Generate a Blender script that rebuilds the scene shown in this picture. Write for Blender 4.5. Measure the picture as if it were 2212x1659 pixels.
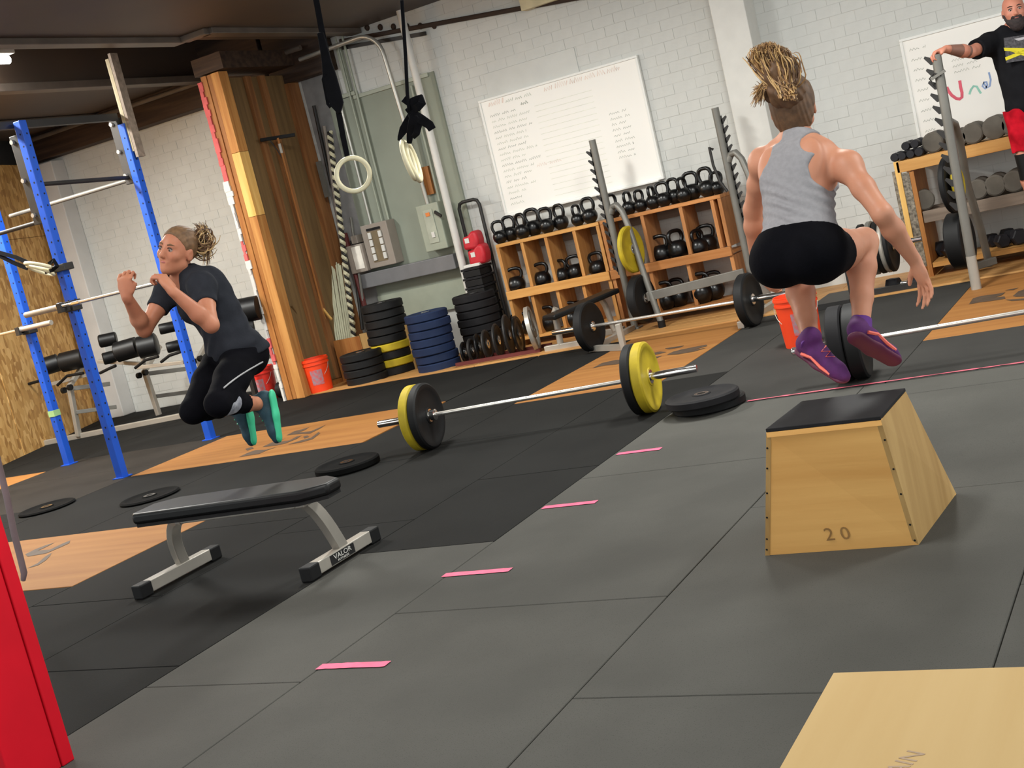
import bpy, bmesh, math, random
import numpy as np
from mathutils import Vector, Matrix, Euler
random.seed(7); np.random.seed(7)
S = bpy.context.scene
COL = S.collection
for o in list(bpy.data.objects): bpy.data.objects.remove(o, do_unlink=True)
PI = math.pi

# ------------------------------------------------------------------ camera
CAMH = 1.5; FPX = 2799.8; CXP, CYP = 1106.0, 829.5
yaw, pit, rol = map(math.radians, (29.752, 7.901, 13.740))
FW = np.array([-math.sin(yaw)*math.cos(pit), math.cos(yaw)*math.cos(pit), -math.sin(pit)])
r0 = np.array([math.cos(yaw), math.sin(yaw), 0.]); u0 = np.cross(r0, FW)
RT = math.cos(rol)*r0 - math.sin(rol)*u0
UP = math.sin(rol)*r0 + math.cos(rol)*u0
CP = np.array([0, 0, CAMH])
cam = bpy.data.cameras.new('camera'); camo = bpy.data.objects.new('camera', cam); COL.objects.link(camo)
m = Matrix(((RT[0], UP[0], -FW[0], 0), (RT[1], UP[1], -FW[1], 0), (RT[2], UP[2], -FW[2], CAMH), (0, 0, 0, 1)))
camo.matrix_world = m
cam.sensor_width = 36; cam.lens = FPX*36/2212; cam.clip_start = .05; cam.clip_end = 200
S.camera = camo
S.view_settings.view_transform = 'Standard'; S.view_settings.look = 'None'
S.view_settings.gamma = 1; S.view_settings.use_curve_mapping = False
S.view_settings.exposure = EXPO = 0.9

# ------------------------------------------------------------------ world, ceiling lights and an added left-wall fill
w = bpy.data.worlds.new('world'); S.world = w; w.use_nodes = True
w.node_tree.nodes['Background'].inputs[0].default_value = (.94, 1.0, 1.0, 1)
w.node_tree.nodes['Background'].inputs[1].default_value = .80
def area(name, loc, size, power, col=(1, 1.0, .95), rot=(0, 0, 0)):
    l = bpy.data.lights.new(name, 'AREA'); l.shape = 'RECTANGLE'; l.size, l.size_y = size
    l.energy = power; l.color = col
    o = bpy.data.objects.new(name, l); COL.objects.link(o); o.location = loc; o.rotation_euler = rot
    return o
LAMPS = [(-2.2, 8.0, 90), (-5.6, 8.2, 85), (-9.35, 7.4, 130), (-2.2, 3.0, 50), (1.4, 6.0, 70), (-5.8, 3.2, 30), (-11.0, 8.0, 100)]  # last lamp has no known fixture, added to brighten the left wall
for i, (x, y, p) in enumerate(LAMPS):
    area('ceiling_and_fill_light', (x, y, 3.56 if x > -8 or x < -10 else 3.74), (.35, 1.25), p)

# ------------------------------------------------------------------ pixel -> place helpers (photo frame 2212x1659)
def ray(x, y): return FW + (x-CXP)/FPX*RT - (y-CYP)/FPX*UP
def FL(x, y, z=0.):
    d = ray(x, y); return CP + (z-CAMH)/d[2]*d
def PY(x, y, Y):
    d = ray(x, y); return CP + Y/d[1]*d
def reach(p, x, y, L, sgn):
    """point on the line of sight (x,y) at bone length L from p; sgn -1 nearer, +1 farther"""
    d = ray(x, y); d = d/np.linalg.norm(d); q = p-CP; b = d@q; c = q@q-L*L; D = b*b-c
    t = b + sgn*math.sqrt(D) if D > 0 else b
    e = CP+t*d
    if D <= 0: e = p+(e-p)/np.linalg.norm(e-p)*L
    return e

# ------------------------------------------------------------------ mesh helpers
class MB:
    def __init__(s): s.v = []; s.f = []; s.m = []; s.cur = 0
    def add(s, vs, fs):
        n = len(s.v); s.v += [tuple(map(float, q)) for q in vs]
        s.f += [tuple(i+n for i in f) for f in fs]; s.m += [s.cur]*len(fs); return s
    def box(s, x0, x1, y0, y1, z0, z1):
        return s.add([(x0,y0,z0),(x1,y0,z0),(x1,y1,z0),(x0,y1,z0),(x0,y0,z1),(x1,y0,z1),(x1,y1,z1),(x0,y1,z1)],
                     [(0,3,2,1),(4,5,6,7),(0,1,5,4),(1,2,6,5),(2,3,7,6),(3,0,4,7)])
    def obox(s, c, ax, sz):
        """oriented box: centre c, axes ax (3 vectors), full sizes sz"""
        c = np.array(c, float); a = [np.array(q, float)/np.linalg.norm(q)*h/2 for q, h in zip(ax, sz)]
        vs = [c+i*a[0]+j*a[1]+k*a[2] for k in (-1, 1) for i, j in ((-1,-1),(1,-1),(1,1),(-1,1))]
        return s.add(vs, [(0,3,2,1),(4,5,6,7),(0,1,5,4),(1,2,6,5),(2,3,7,6),(3,0,4,7)])
    def bar(s, p, q, w, h, side=None):
        p = np.array(p, float); q = np.array(q, float); d = q-p; L = np.linalg.norm(d); d = d/L
        sd = np.array(side if side is not None else (0, 0, 1.), float)
        if abs(d@sd)/np.linalg.norm(sd) > .97: sd = np.array((0, 1., 0))
        a = np.cross(d, sd); a /= np.linalg.norm(a); b = np.cross(a, d)
        return s.obox((p+q)/2, (a, b, d), (w, h, L))
    def tube(s, path, r, n=10, closed=False, cap=True, sq=1.0):
        P = [np.array(q, float) for q in path]; N = len(P)
        R = r if hasattr(r, '__len__') else [r]*N
        T = []
        for i in range(N):
            a = P[(i-1) % N] if (closed or i > 0) else P[i]; b = P[(i+1) % N] if (closed or i < N-1) else P[i]
            t = b-a; T.append(t/(np.linalg.norm(t)+1e-12))
        up = np.array((0, 0, 1.)) if abs(T[0][2]) < .9 else np.array((1., 0, 0))
        a = np.cross(T[0], up); a /= np.linalg.norm(a); vs = []
        for i in range(N):
            a = a-(a@T[i])*T[i]; a /= np.linalg.norm(a)+1e-12; b = np.cross(T[i], a)
            for k in range(n):
                g = 2*PI*k/n; vs.append(P[i]+R[i]*(math.cos(g)*a+sq*math.sin(g)*b))
        fs = []
        for i in range(N if closed else N-1):
            j = (i+1) % N
            for k in range(n):
                l = (k+1) % n; fs.append((i*n+k, i*n+l, j*n+l, j*n+k))
        if cap and not closed:
            fs.append(tuple(range(n-1, -1, -1))); fs.append(tuple((N-1)*n+k for k in range(n)))
        return s.add(vs, fs)
    def cyl(s, p, q, r, n=16, r2=None): return s.tube([p, q], [r, r if r2 is None else r2], n)
    def lathe(s, c, ax, prof, n=32, close=False):
        """prof: list of (distance along ax, radius)"""
        c = np.array(c, float); ax = np.array(ax, float); ax /= np.linalg.norm(ax)
        t = np.array((0, 0, 1.)) if abs(ax[2]) < .9 else np.array((1., 0, 0))
        a = np.cross(ax, t); a /= np.linalg.norm(a); b = np.cross(ax, a); vs = []
        for h, r in prof:
            for k in range(n):
                g = 2*PI*k/n; vs.append(c+h*ax+r*(math.cos(g)*a+math.sin(g)*b))
        fs = []; N = len(prof)
        for i in range(N if close else N-1):
            j = (i+1) % N
            for k in range(n):
                l = (k+1) % n; fs.append((i*n+k, i*n+l, j*n+l, j*n+k))
        if not close:
            if prof[0][1] > 1e-5: fs.append(tuple(range(n-1, -1, -1)))
            if prof[-1][1] > 1e-5: fs.append(tuple((N-1)*n+k for k in range(n)))
        return s.add(vs, fs)
    def prism(s, poly, ext):
        """closed polygon (3d points) extruded by vector ext"""
        e = np.array(ext, float); P = [np.array(q, float) for q in poly]; n = len(P)
        return s.add(P+[q+e for q in P], [tuple(range(n-1, -1, -1)), tuple(range(n, 2*n))]+[(i, (i+1) % n, n+(i+1) % n, n+i) for i in range(n)])
    def ball(s, c, r, n=16, m=10, ax=(1, 1, 1)):
        return s.lathe(c, (0, 0, 1), [(-r*math.cos(PI*i/m)*ax[2], max(r*math.sin(PI*i/m), 1e-4)*ax[0]) for i in range(m+1)], n)
    def build(s, name, mat, parent=None, bevel=0., smooth=False, world=True, seg=2):
        me = bpy.data.meshes.new(name); v = np.array(s.v, float)
        if parent is not None and world: v = v-wloc(parent)
        me.from_pydata(v.tolist(), [], s.f)
        mats = mat if isinstance(mat, (list, tuple)) else [mat]
        for q in mats: me.materials.append(q)
        if len(mats) > 1: me.polygons.foreach_set('material_index', s.m)
        bm = bmesh.new(); bm.from_mesh(me); bmesh.ops.recalc_face_normals(bm, faces=bm.faces); bm.to_mesh(me); bm.free()
        if smooth: smooth_angle(me)
        o = bpy.data.objects.new(name, me); COL.objects.link(o)
        if parent is not None: o.parent = parent
        if bevel:
            b = o.modifiers.new('bevel', 'BEVEL'); b.width = bevel; b.segments = seg; b.limit_method = 'ANGLE'; b.angle_limit = .7
            b.harden_normals = False
        return o
def smooth_angle(me, ang=math.radians(38)):
    me.polygons.foreach_set('use_smooth', [True]*len(me.polygons))
    bm = bmesh.new(); bm.from_mesh(me)
    for e in bm.edges:
        if len(e.link_faces) == 2 and e.calc_face_angle(0) > ang: e.smooth = False
    bm.to_mesh(me); bm.free()
def wloc(o):
    v = np.zeros(3)
    while o is not None: v += np.array(o.location); o = o.parent
    return v
def tag(o, label=None, cat=None, group=None, kind=None):
    if label: o['label'] = label
    if cat: o['category'] = cat
    if group: o['group'] = group
    if kind: o['kind'] = kind
    return o
def thing(name, loc, label, cat, group=None, rz=0.):
    o = bpy.data.objects.new(name, None); COL.objects.link(o); o.location = [float(q) for q in loc]; o.rotation_euler = (0, 0, rz)
    o.empty_display_size = .1
    return tag(o, label, cat, group)
def copy_tree(o, parent=None):
    c = o.copy(); COL.objects.link(c)
    if parent is not None: c.parent = parent
    for ch in [q for q in o.children]: copy_tree(ch, c)
    return c
def dup(src, loc, rz=0., label=None, group=None, sc=None):
    c = copy_tree(src); c.location = [float(q) for q in loc]; c.rotation_euler = (0, 0, rz)
    if label: c['label'] = label
    if group: c['group'] = group
    if sc: c.scale = (sc, sc, sc)
    return c
ORD = ['first', 'second', 'third', 'fourth', 'fifth', 'sixth', 'seventh', 'eighth', 'ninth', 'tenth', 'eleventh', 'twelfth']

# ------------------------------------------------------------------ materials
def srgb(r, g, b):
    f = lambda c: (c/255/12.92) if c/255 <= .04045 else ((c/255+.055)/1.055)**2.4
    return (f(r), f(g), f(b), 1)
def mat(name, col, rough=.6, metal=0., var=.12, scale=8., bump=0., bscale=60., stretch=None, col2=None, spec=.5, emit=None, detail=4., coat=0.):
    """colour col (sRGB 0-255) broken up by procedural noise towards col2 or a darker tone"""
    M = bpy.data.materials.new(name); M.use_nodes = True; N = M.node_tree.nodes; L = M.node_tree.links
    B = N['Principled BSDF']; B.inputs['Roughness'].default_value = rough; B.inputs['Metallic'].default_value = metal
    B.inputs['Specular IOR Level'].default_value = spec
    if coat: B.inputs['Coat Weight'].default_value = coat; B.inputs['Coat Roughness'].default_value = .15
    tc = N.new('ShaderNodeTexCoord'); mp = N.new('ShaderNodeMapping'); L.new(tc.outputs['Object'], mp.inputs['Vector'])
    if stretch: mp.inputs['Scale'].default_value = stretch
    nz = N.new('ShaderNodeTexNoise'); nz.inputs['Scale'].default_value = scale; nz.inputs['Detail'].default_value = detail
    L.new(mp.outputs[0], nz.inputs['Vector'])
    cr = N.new('ShaderNodeValToRGB'); c1 = srgb(*col); c2 = srgb(*col2) if col2 else tuple(q*(1-var) for q in c1[:3])+(1,)
    c1b = c1 if col2 else tuple(min(1, q*(1+var)) for q in c1[:3])+(1,)
    cr.color_ramp.elements[0].position = .35; cr.color_ramp.elements[1].position = .65
    cr.color_ramp.elements[0].color = c2; cr.color_ramp.elements[1].color = c1b
    L.new(nz.outputs['Fac'], cr.inputs[0]); L.new(cr.outputs[0], B.inputs['Base Color'])
    if bump:
        nb = N.new('ShaderNodeTexNoise'); nb.inputs['Scale'].default_value = bscale; nb.inputs['Detail'].default_value = 3
        L.new(mp.outputs[0], nb.inputs['Vector'])
        bp = N.new('ShaderNodeBump'); bp.inputs['Strength'].default_value = bump; bp.inputs['Distance'].default_value = .01
        L.new(nb.outputs['Fac'], bp.inputs['Height']); L.new(bp.outputs[0], B.inputs['Normal'])
    if emit: B.inputs['Emission Color'].default_value = srgb(*emit[0]); B.inputs['Emission Strength'].default_value = emit[1]
    return M
def speckle(name, col, fleck, rough=.7, sc=260., amt=.62, var=.1, spec=.35):
    """rubber crumb: flecks of a second colour over a slightly cloudy base"""
    M = mat(name, col, rough, var=var, scale=1.7, spec=spec, bump=.15, bscale=240.); N = M.node_tree.nodes; L = M.node_tree.links
    B = N['Principled BSDF']; src = B.inputs['Base Color'].links[0].from_socket
    n = N.new('ShaderNodeTexNoise'); n.inputs['Scale'].default_value = sc; n.inputs['Detail'].default_value = 1
    tc = [q for q in N if q.type == 'TEX_COORD'][0]; L.new(tc.outputs['Object'], n.inputs['Vector'])
    r = N.new('ShaderNodeValToRGB'); r.color_ramp.elements[0].position = amt; r.color_ramp.elements[1].position = amt+.08
    L.new(n.outputs['Fac'], r.inputs[0])
    mx = N.new('ShaderNodeMix'); mx.data_type = 'RGBA'; L.new(r.outputs[0], mx.inputs[0]); L.new(src, mx.inputs[6]); mx.inputs[7].default_value = srgb(*fleck)
    L.new(mx.outputs[2], B.inputs['Base Color'])
    return M
def osb_mat(name, base, dark, light):
    M = mat(name, base, .65, var=.1, scale=3); N = M.node_tree.nodes; L = M.node_tree.links; B = N['Principled BSDF']
    tc = [q for q in N if q.type == 'TEX_COORD'][0]; mp = N.new('ShaderNodeMapping'); mp.inputs['Scale'].default_value = (1, 1, .45)
    L.new(tc.outputs['Object'], mp.inputs['Vector'])
    v = N.new('ShaderNodeTexVoronoi'); v.inputs['Scale'].default_value = 22; L.new(mp.outputs[0], v.inputs['Vector'])
    sp = N.new('ShaderNodeSeparateColor'); L.new(v.outputs['Color'], sp.inputs[0])
    r = N.new('ShaderNodeValToRGB'); e = r.color_ramp.elements; e[0].color = srgb(*dark); e[1].color = srgb(*light)
    q = e.new(.5); q.color = srgb(*base); L.new(sp.outputs[0], r.inputs[0]); L.new(r.outputs[0], B.inputs['Base Color'])
    return M
def wood_mat(name, c1, c2, axis='z', rough=.6, sc=1., var_obj=True, coat=0.):
    st = {'x': (.6, 9, 9), 'y': (9, .6, 9), 'z': (9, 9, .6)}[axis]
    M = mat(name, c1, rough, col2=c2, scale=2.2*sc, stretch=st, bump=.06, bscale=9, coat=coat, detail=6., spec=.25)
    if var_obj:   # a slightly different tone for every board
        N = M.node_tree.nodes; L = M.node_tree.links; B = N['Principled BSDF']; src = B.inputs['Base Color'].links[0].from_socket
        oi = N.new('ShaderNodeObjectInfo'); mr = N.new('ShaderNodeMapRange'); mr.inputs[3].default_value = .88; mr.inputs[4].default_value = 1.1
        L.new(oi.outputs['Random'], mr.inputs[0]); hs = N.new('ShaderNodeHueSaturation'); L.new(mr.outputs[0], hs.inputs['Value'])
        L.new(src, hs.inputs['Color']); L.new(hs.outputs[0], B.inputs['Base Color'])
    return M
M_ = {}
M_['mat_grey'] = speckle('rubber_mat_grey', (77, 76, 72), (65, 64, 61), .85, var=.10, spec=.15)
M_['mat_mid'] = speckle('rubber_mat_mid', (54, 53, 51), (44, 43, 42), .85, var=.12, spec=.12)
M_['mat_black'] = speckle('rubber_mat_black', (26, 26, 25), (19, 19, 19), .85, var=.16, spec=.12)
M_['mat_sheen'] = speckle('rubber_mat_sheen', (40, 36, 32), (31, 28, 25), .8, var=.2, spec=.15)  # floor sheen around the rig put into the mat colour as a lighter tone
M_['sub'] = mat('subfloor', (40, 38, 36), .9)
M_['ply_floor'] = wood_mat('platform_plywood', (152, 104, 52), (138, 90, 43), 'x', .7, .5)
M_['wood_floor'] = wood_mat('pale_floor_boards', (196, 150, 94), (178, 128, 74), 'x', .45, .6)
M_['logo'] = mat('stencil_paint', (72, 54, 38), .7, var=.2, scale=14)
M_['brick'] = mat('painted_brick', (206, 207, 203), .62, var=.03, scale=5, bump=.12, bscale=30)
M_['mortar'] = mat('painted_mortar', (198, 198, 194), .8, var=.05, scale=6)
M_['plaster'] = mat('painted_plaster', (205, 203, 200), .75, var=.05, scale=3, bump=.1, bscale=12)
M_['darkwood'] = wood_mat('dark_old_timber', (76, 58, 46), (52, 40, 34), 'x', .6)
M_['ceil'] = mat('dark_ceiling_paint', (66, 56, 52), .55, col2=(86, 70, 56), scale=.5)
M_['steelbeam'] = mat('sooty_steel_beam', (96, 86, 78), .45, var=.2, scale=3)
M_['stud'] = wood_mat('pine_stud', (176, 120, 66), (150, 92, 46), 'z', .5)
M_['stud_old'] = wood_mat('old_bay_stud', (156, 108, 66), (126, 82, 48), 'z', .6)
M_['stud_edge'] = wood_mat('pine_stud_face', (204, 148, 84), (176, 116, 60), 'z', .6)
M_['stud_pale'] = wood_mat('pale_new_stud', (232, 188, 112), (212, 160, 86), 'z', .5)
M_['bay'] = wood_mat('brown_hardboard', (132, 104, 68), (112, 88, 58), 'z', .6)
M_['pine'] = wood_mat('pine_shelf', (214, 162, 96), (194, 138, 74), 'x', .5)
M_['pine_v'] = wood_mat('pine_divider', (204, 150, 88), (178, 122, 66), 'z', .5)
M_['shelf_grey'] = wood_mat('weathered_shelf_board', (142, 126, 112), (116, 102, 90), 'x', .6)
M_['osb'] = osb_mat('strand_board', (204, 156, 88), (166, 118, 58), (226, 182, 116))
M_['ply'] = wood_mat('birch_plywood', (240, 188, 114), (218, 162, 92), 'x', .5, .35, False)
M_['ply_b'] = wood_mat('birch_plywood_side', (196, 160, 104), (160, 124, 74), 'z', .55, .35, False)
M_['ply_edge'] = mat('plywood_edge', (170, 128, 78), .6, col2=(120, 84, 46), scale=30, stretch=(1, 1, 12))
M_['green'] = mat('sage_painted_board', (140, 146, 132), .6, var=.06, scale=2, bump=.05)
M_['gbox'] = mat('grey_enamel', (150, 140, 130), .4, var=.04)
M_['gbox2'] = mat('pale_green_enamel', (158, 164, 148), .4, var=.05)
M_['gray'] = mat('grey_painted_beam', (112, 112, 114), .5, var=.06)
M_['conduit'] = mat('galvanised_conduit', (186, 184, 176), .35, .5, var=.05)
M_['white'] = mat('white_paint', (214, 212, 206), .5, var=.03)
M_['board'] = mat('whiteboard_face', (247, 244, 238), .3, var=.01, scale=1, spec=.4)
M_['frame'] = mat('whiteboard_frame', (236, 236, 232), .4, var=.01)
M_['ink_g'] = mat('pale_marker_ink', (196, 200, 186), .6)
M_['ink_k'] = mat('grey_marker_ink', (172, 174, 164), .6)
M_['ink_p'] = mat('pink_marker_ink', (232, 210, 198), .6)
M_['ink_l'] = mat('ruled_line_ink', (226, 226, 212), .6)
M_['ink_r'] = mat('red_marker_ink', (222, 92, 112), .6)
M_['ink_t'] = mat('teal_marker_ink', (150, 208, 190), .6)
M_['ink_b'] = mat('blue_marker_ink', (140, 164, 208), .6)
M_['iron'] = mat('black_cast_iron', (13, 13, 14), .3, .0, var=.2, scale=12, spec=.5, bump=.05)
M_['rubber'] = mat('black_rubber', (17, 17, 18), .6, var=.12, scale=9, spec=.3)
M_['rubber2'] = mat('worn_black_rubber', (29, 28, 30), .7, var=.15, scale=9, spec=.2)
M_['rubber_flat'] = mat('matt_black_rubber', (15, 15, 15), .9, var=.12, scale=9, spec=.08)
M_['yellow'] = mat('yellow_bumper_rubber', (176, 154, 36), .55, var=.12, scale=9, spec=.3)
M_['bluer'] = mat('navy_bumper_rubber', (28, 42, 72), .6, var=.12, scale=6, spec=.25)
M_['chrome'] = mat('chrome', (232, 230, 228), .16, 1., var=.02)
M_['bar'] = mat('barbell_steel', (226, 220, 212), .25, .85, var=.03, scale=30)
M_['steel'] = mat('grey_rack_steel', (118, 116, 110), .45, .3, var=.08, scale=6)
M_['silver'] = mat('silver_powder_coat', (178, 172, 162), .38, .45, var=.06, scale=6)
M_['steeld'] = mat('dark_bracket_steel', (46, 44, 43), .5, .3, var=.1)
M_['blue'] = mat('blue_powder_coat', (26, 80, 186), .5, var=.06, scale=4, spec=.3)
M_['black'] = mat('black_vinyl', (16, 16, 17), .45, var=.1, scale=7, spec=.35)
M_['blackcloth'] = mat('black_webbing', (12, 12, 16), .9, var=.2, scale=20, spec=.15)
M_['hole'] = mat('dark_recess', (16, 15, 16), .9)
M_['red'] = mat('red_gloss_paint', (204, 12, 34), .55, var=.08, scale=3, bump=.05, bscale=25, spec=.2)
M_['redbag'] = mat('red_vinyl', (190, 32, 46), .5, var=.15)
M_['redfade'] = mat('faded_red_board', (206, 92, 92), .7, var=.15)
M_['orange'] = mat('orange_bucket_plastic', (240, 66, 20), .5, var=.04)
M_['orange2'] = mat('red_orange_bucket_plastic', (232, 52, 40), .4, var=.04)
M_['label'] = mat('bucket_label', (150, 140, 150), .5, col2=(206, 90, 90), scale=30)
M_['ring'] = mat('pale_ring_wood', (226, 218, 184), .4, var=.05)
M_['pvc'] = mat('pale_pvc', (214, 214, 184), .45, var=.06, scale=3, stretch=(20, 20, 1))
M_['rope'] = mat('twisted_rope', (196, 190, 160), .8, var=.1)
M_['maroon'] = mat('dark_red_paint', (92, 34, 32), .6, var=.1)
M_['tape'] = mat('pink_floor_tape', (248, 96, 132), .6, var=.12, scale=22)
M_['pinkline'] = mat('worn_pink_tape', (226, 92, 116), .7, col2=(140, 80, 86), scale=14)
M_['dbell'] = mat('grey_rubber_dumbbell', (98, 92, 84), .7, var=.14, scale=8, spec=.2)
M_['dbell_k'] = mat('dark_dumbbell', (34, 33, 38), .55, var=.2, scale=8, spec=.3)
M_['foil'] = mat('perforated_strip', (160, 150, 134), .5, .3, col2=(90, 82, 72), scale=40)
M_['lamp'] = mat('lamp_tube', (255, 255, 255), .5, emit=((255, 252, 246), 14.))
# ================================================================== the room shell
YW = 12.08            # front face of the back wall
fl = MB().box(-15, 4, -1, 12.4, -.16, -.016).build('floor', M_['sub']); tag(fl, kind='structure')
def mats_in(x0, x1, y0, y1, mt, sy=1.22, y_off=None, sx=None, jit=0.):
    """lay rubber mats edge to edge in a rectangle, each mat one piece"""
    ys = [y0]; y = y0+(y_off if y_off else sy)
    while y < y1-.15: ys.append(y); y += sy
    ys.append(y1); nx = max(1, round((x1-x0)/sx)) if sx else 1
    for i in range(nx):
        a = x0+(x1-x0)*i/nx; b = x0+(x1-x0)*(i+1)/nx
        for c, d in zip(ys[:-1], ys[1:]):
            h = random.uniform(0, .0015)
            MB().box(a+.002, b-.002, c+.002, d-.002, -.014, h-.0015).build('rubber_mat', M_[mt], fl, bevel=.0025, seg=1)
def platform(x0, x1, y0, y1, split):
    n = len(split)-1
    for i in range(n):
        a, b = split[i], split[i+1]
        MB().box(x0+.002, x1-.002, a+.002, b-.002, -.014, .001).build('platform_board', M_['ply_floor'], fl, bevel=.002, seg=1)
B, G, D = 'mat_black', 'mat_grey', 'mat_mid'
mats_in(-14.6, -10.3, 3, 7.4, B, 1.83, sx=1.22); platform(-12.7, -10.3, 7.4, 8.66, [7.4, 8.66])
mats_in(-14.6, -12.7, 7.4, 8.66, B, 1.83, sx=1.9)
mats_in(-14.6, -10.3, 8.66, 12.05, B, 1.83, sx=1.22)
mats_in(-10.3, -8.27, 3, 6.95, B, 1.22, sx=1.); mats_in(-10.3, -8.27, 6.95, 9.06, 'mat_sheen', 1.22, sx=2.0); mats_in(-10.3, -8.85, 9.06, 12.05, B, 1.22, sx=1.2)
mats_in(-8.27, -5.81, 3, 4.83, B, 1.22, sx=1.2); platform(-8.27, -5.81, 4.83, 6.01, [4.83, 6.01])
mats_in(-8.27, -5.81, 6.01, 7.78, B, 1.83, sx=1.22); platform(-8.27, -5.83, 7.78, 9.05, [7.78, 9.05])
mats_in(-8.85, -5.83, 9.05, 10.82, B, 1.83, sx=1.22)
mats_in(-5.81, -4.84, 1.2, 10.82, B, 1.22, .9)
mats_in(-4.84, -3.89, 1.2, 8.42, B, 1.83, .6)
mats_in(-3.89, -3.11, .6, 4.935, G, 1.83, 1.0); mats_in(-3.89, -3.11, 4.935, 8.42, B, 1.22)
platform(-4.84, -3.62, 8.42, 10.82, [8.42, 10.82])
mats_in(-3.62, -3.11, 8.42, 10.82, D, 1.22)
mats_in(-3.11, -1.91, .41, 7.26, G, 1.83); mats_in(-1.91, -.70, 1.41, 7.26, G, 1.83); mats_in(-.70, .52, .41, 7.26, G, 1.83, 1.73); mats_in(.52, 1.74, .41, 7.26, G, 1.83, 1.1)
mats_in(-3.11, -1.79, 7.26, 10.82, D, 1.83); mats_in(-1.79, .64, 7.26, 8.43, D, 1.83, sx=1.22)
platform(-1.79, .64, 8.43, 10.82, [8.43, 10.82])
mats_in(.64, 1.9, 7.26, 10.82, D, 1.22)
for i, (a, b) in enumerate(((10.82, 11.02), (11.02, 11.2), (11.2, 11.38), (11.38, 11.56), (11.56, 11.74), (11.74, 11.92), (11.92, 12.1))):
    x = -8.85
    while x < 3:
        L = random.uniform(2.2, 3.4); MB().box(x+.002, min(x+L, 3.2)-.002, a+.002, b-.002, -.014, .004 if i else .012).build('floor_plank', M_['wood_floor'], fl, bevel=.003, seg=1); x += L

# stencilled lettering worn into the platform boards (soft shapes only, flat paint)
def stencil(polys, name='painted_mark'):
    mb = MB()
    for P in polys:
        pts = [FL(x, y) for x, y in P]; mb.add([(q[0], q[1], .003) for q in pts], [tuple(range(len(pts)))])
    o = mb.build(name, M_['logo'], fl); return o
def blob(*pts): return pts
stencil([blob((516,988),(535,979),(552,973),(575,972),(598,966),(575,974),(560,981),(540,984)), blob((567,966),(588,956),(610,950),(618,947),(600,955),(625,952),(640,944),(652,941),(640,949),(618,958),(596,963)),
         blob((619,941),(636,932),(652,928),(668,923),(660,929),(645,935),(672,932),(690,924),(704,918),(692,926),(670,937),(648,938)),
         blob((530,970),(545,966),(548,969),(534,974)), blob((622,961),(650,952),(672,946),(688,934),(692,936),(676,949),(652,956)), blob((655,944),(664,941),(668,944),(658,948))])
stencil([blob((55,1198),(75,1188),(100,1178),(118,1173),(98,1183),(82,1190),(108,1188),(135,1175),(152,1168),(150,1174),(128,1184),(100,1196),(60,1203)), blob((60,1228),(82,1217),(98,1203),(112,1195),(108,1202),(98,1212),(82,1222))])
stencil([blob((1280,796),(1300,785),(1330,778),(1352,777),(1350,783),(1330,788),(1305,790)), blob((1440,767),(1455,760),(1470,756),(1500,750),(1526,745),(1528,748),(1500,756),(1525,752),(1500,760),(1465,766)),
         blob((1405,764),(1425,760),(1440,761),(1425,765),(1408,768)), blob((1410,772),(1430,769),(1420,774)), blob((1436,753),(1455,750),(1478,747),(1470,751),(1445,755))])
stencil([blob((2093,658),(2102,645),(2120,640),(2150,636),(2172,632),(2165,638),(2150,643),(2170,641),(2172,646),(2140,651),(2115,654)), blob((2188,640),(2200,630),(2215,625),(2240,622),(2240,637),(2212,641),(2195,642)),
         blob((2172,648),(2195,647),(2215,645),(2238,643),(2215,649),(2185,651)), blob((2170,628),(2190,624),(2200,622),(2190,627))])

# ---- back wall: painted brick, each brick its own piece where it shows largest
wb = MB().box(-13.2, 4, YW+.003, YW+.3, -.1, 4.2).build('wall_back', M_['mortar']); tag(wb, kind='structure')
BL, BH = .225, .1
bricks = []
def hid(x, z):
    return (-8.62 < x < -7.12 and z < 2.95)
for r in range(0, 42):
    z = r*BH; off = (r % 2)*BL/2; k = int(-13.1/BL)
    while k*BL+off < 3.9:
        x = k*BL+off; k += 1
        if hid(x+.1, z+.05) or z > 4.1: continue
        bricks.append((x, z))
def vis(x, z):   # roughly what the photograph shows of the wall
    p = np.array((x, YW, z))-CP; d = p@FW; u = CXP+FPX*(p@RT)/d; v = CYP-FPX*(p@UP)/d
    return 0 < u < 2212 and 0 < v < 1659
def size_key(b):
    p = np.array((b[0], YW, b[1]))-CP; return p@FW
bv = [b for b in bricks if vis(b[0]+.1, b[1]+.05)]
clear = lambda b: (-7.0 < b[0] < -1.2 and b[1] > 1.0)
bv.sort(key=lambda b: (not clear(b), size_key(b)))
single = bv[:300]; ss = set(single)
bm0 = MB().box(.0025, BL-.0025, 0, .03, .0025, BH-.0025)
me0 = bm0.build('brick', M_['brick'], bevel=.0); proto = me0.data; bpy.data.objects.remove(me0)
def brick_at(x, z, dy):
    o = bpy.data.objects.new('brick', proto); COL.objects.link(o); o.parent = wb; o.location = (x, YW-.0+dy, z); return o
for x, z in single: brick_at(x, z, random.uniform(-.0015, .002))
mb = MB()
for x, z in bricks:
    if (x, z) not in ss:
        dy = random.uniform(-.0015, .002); mb.box(x+.0025, x+BL-.0025, YW+dy, YW+.03+dy, z+.0025, z+BH-.0025)
fo = mb.build('brickwork', M_['brick'], wb); tag(fo, kind='stuff')
# old bricked-up opening: smooth rendered patch with a ragged edge, above the first whiteboard
a = PY(1035, 140, YW); b = PY(1235, 62, YW); c_ = PY(1240, 150, YW)
MB().box(a[0]+.02, b[0]-.02, YW-.008, YW, 2.45, (a[2]+b[2])/2-.14).build('rendered_patch', M_['brick'], wb, bevel=.004)

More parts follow.
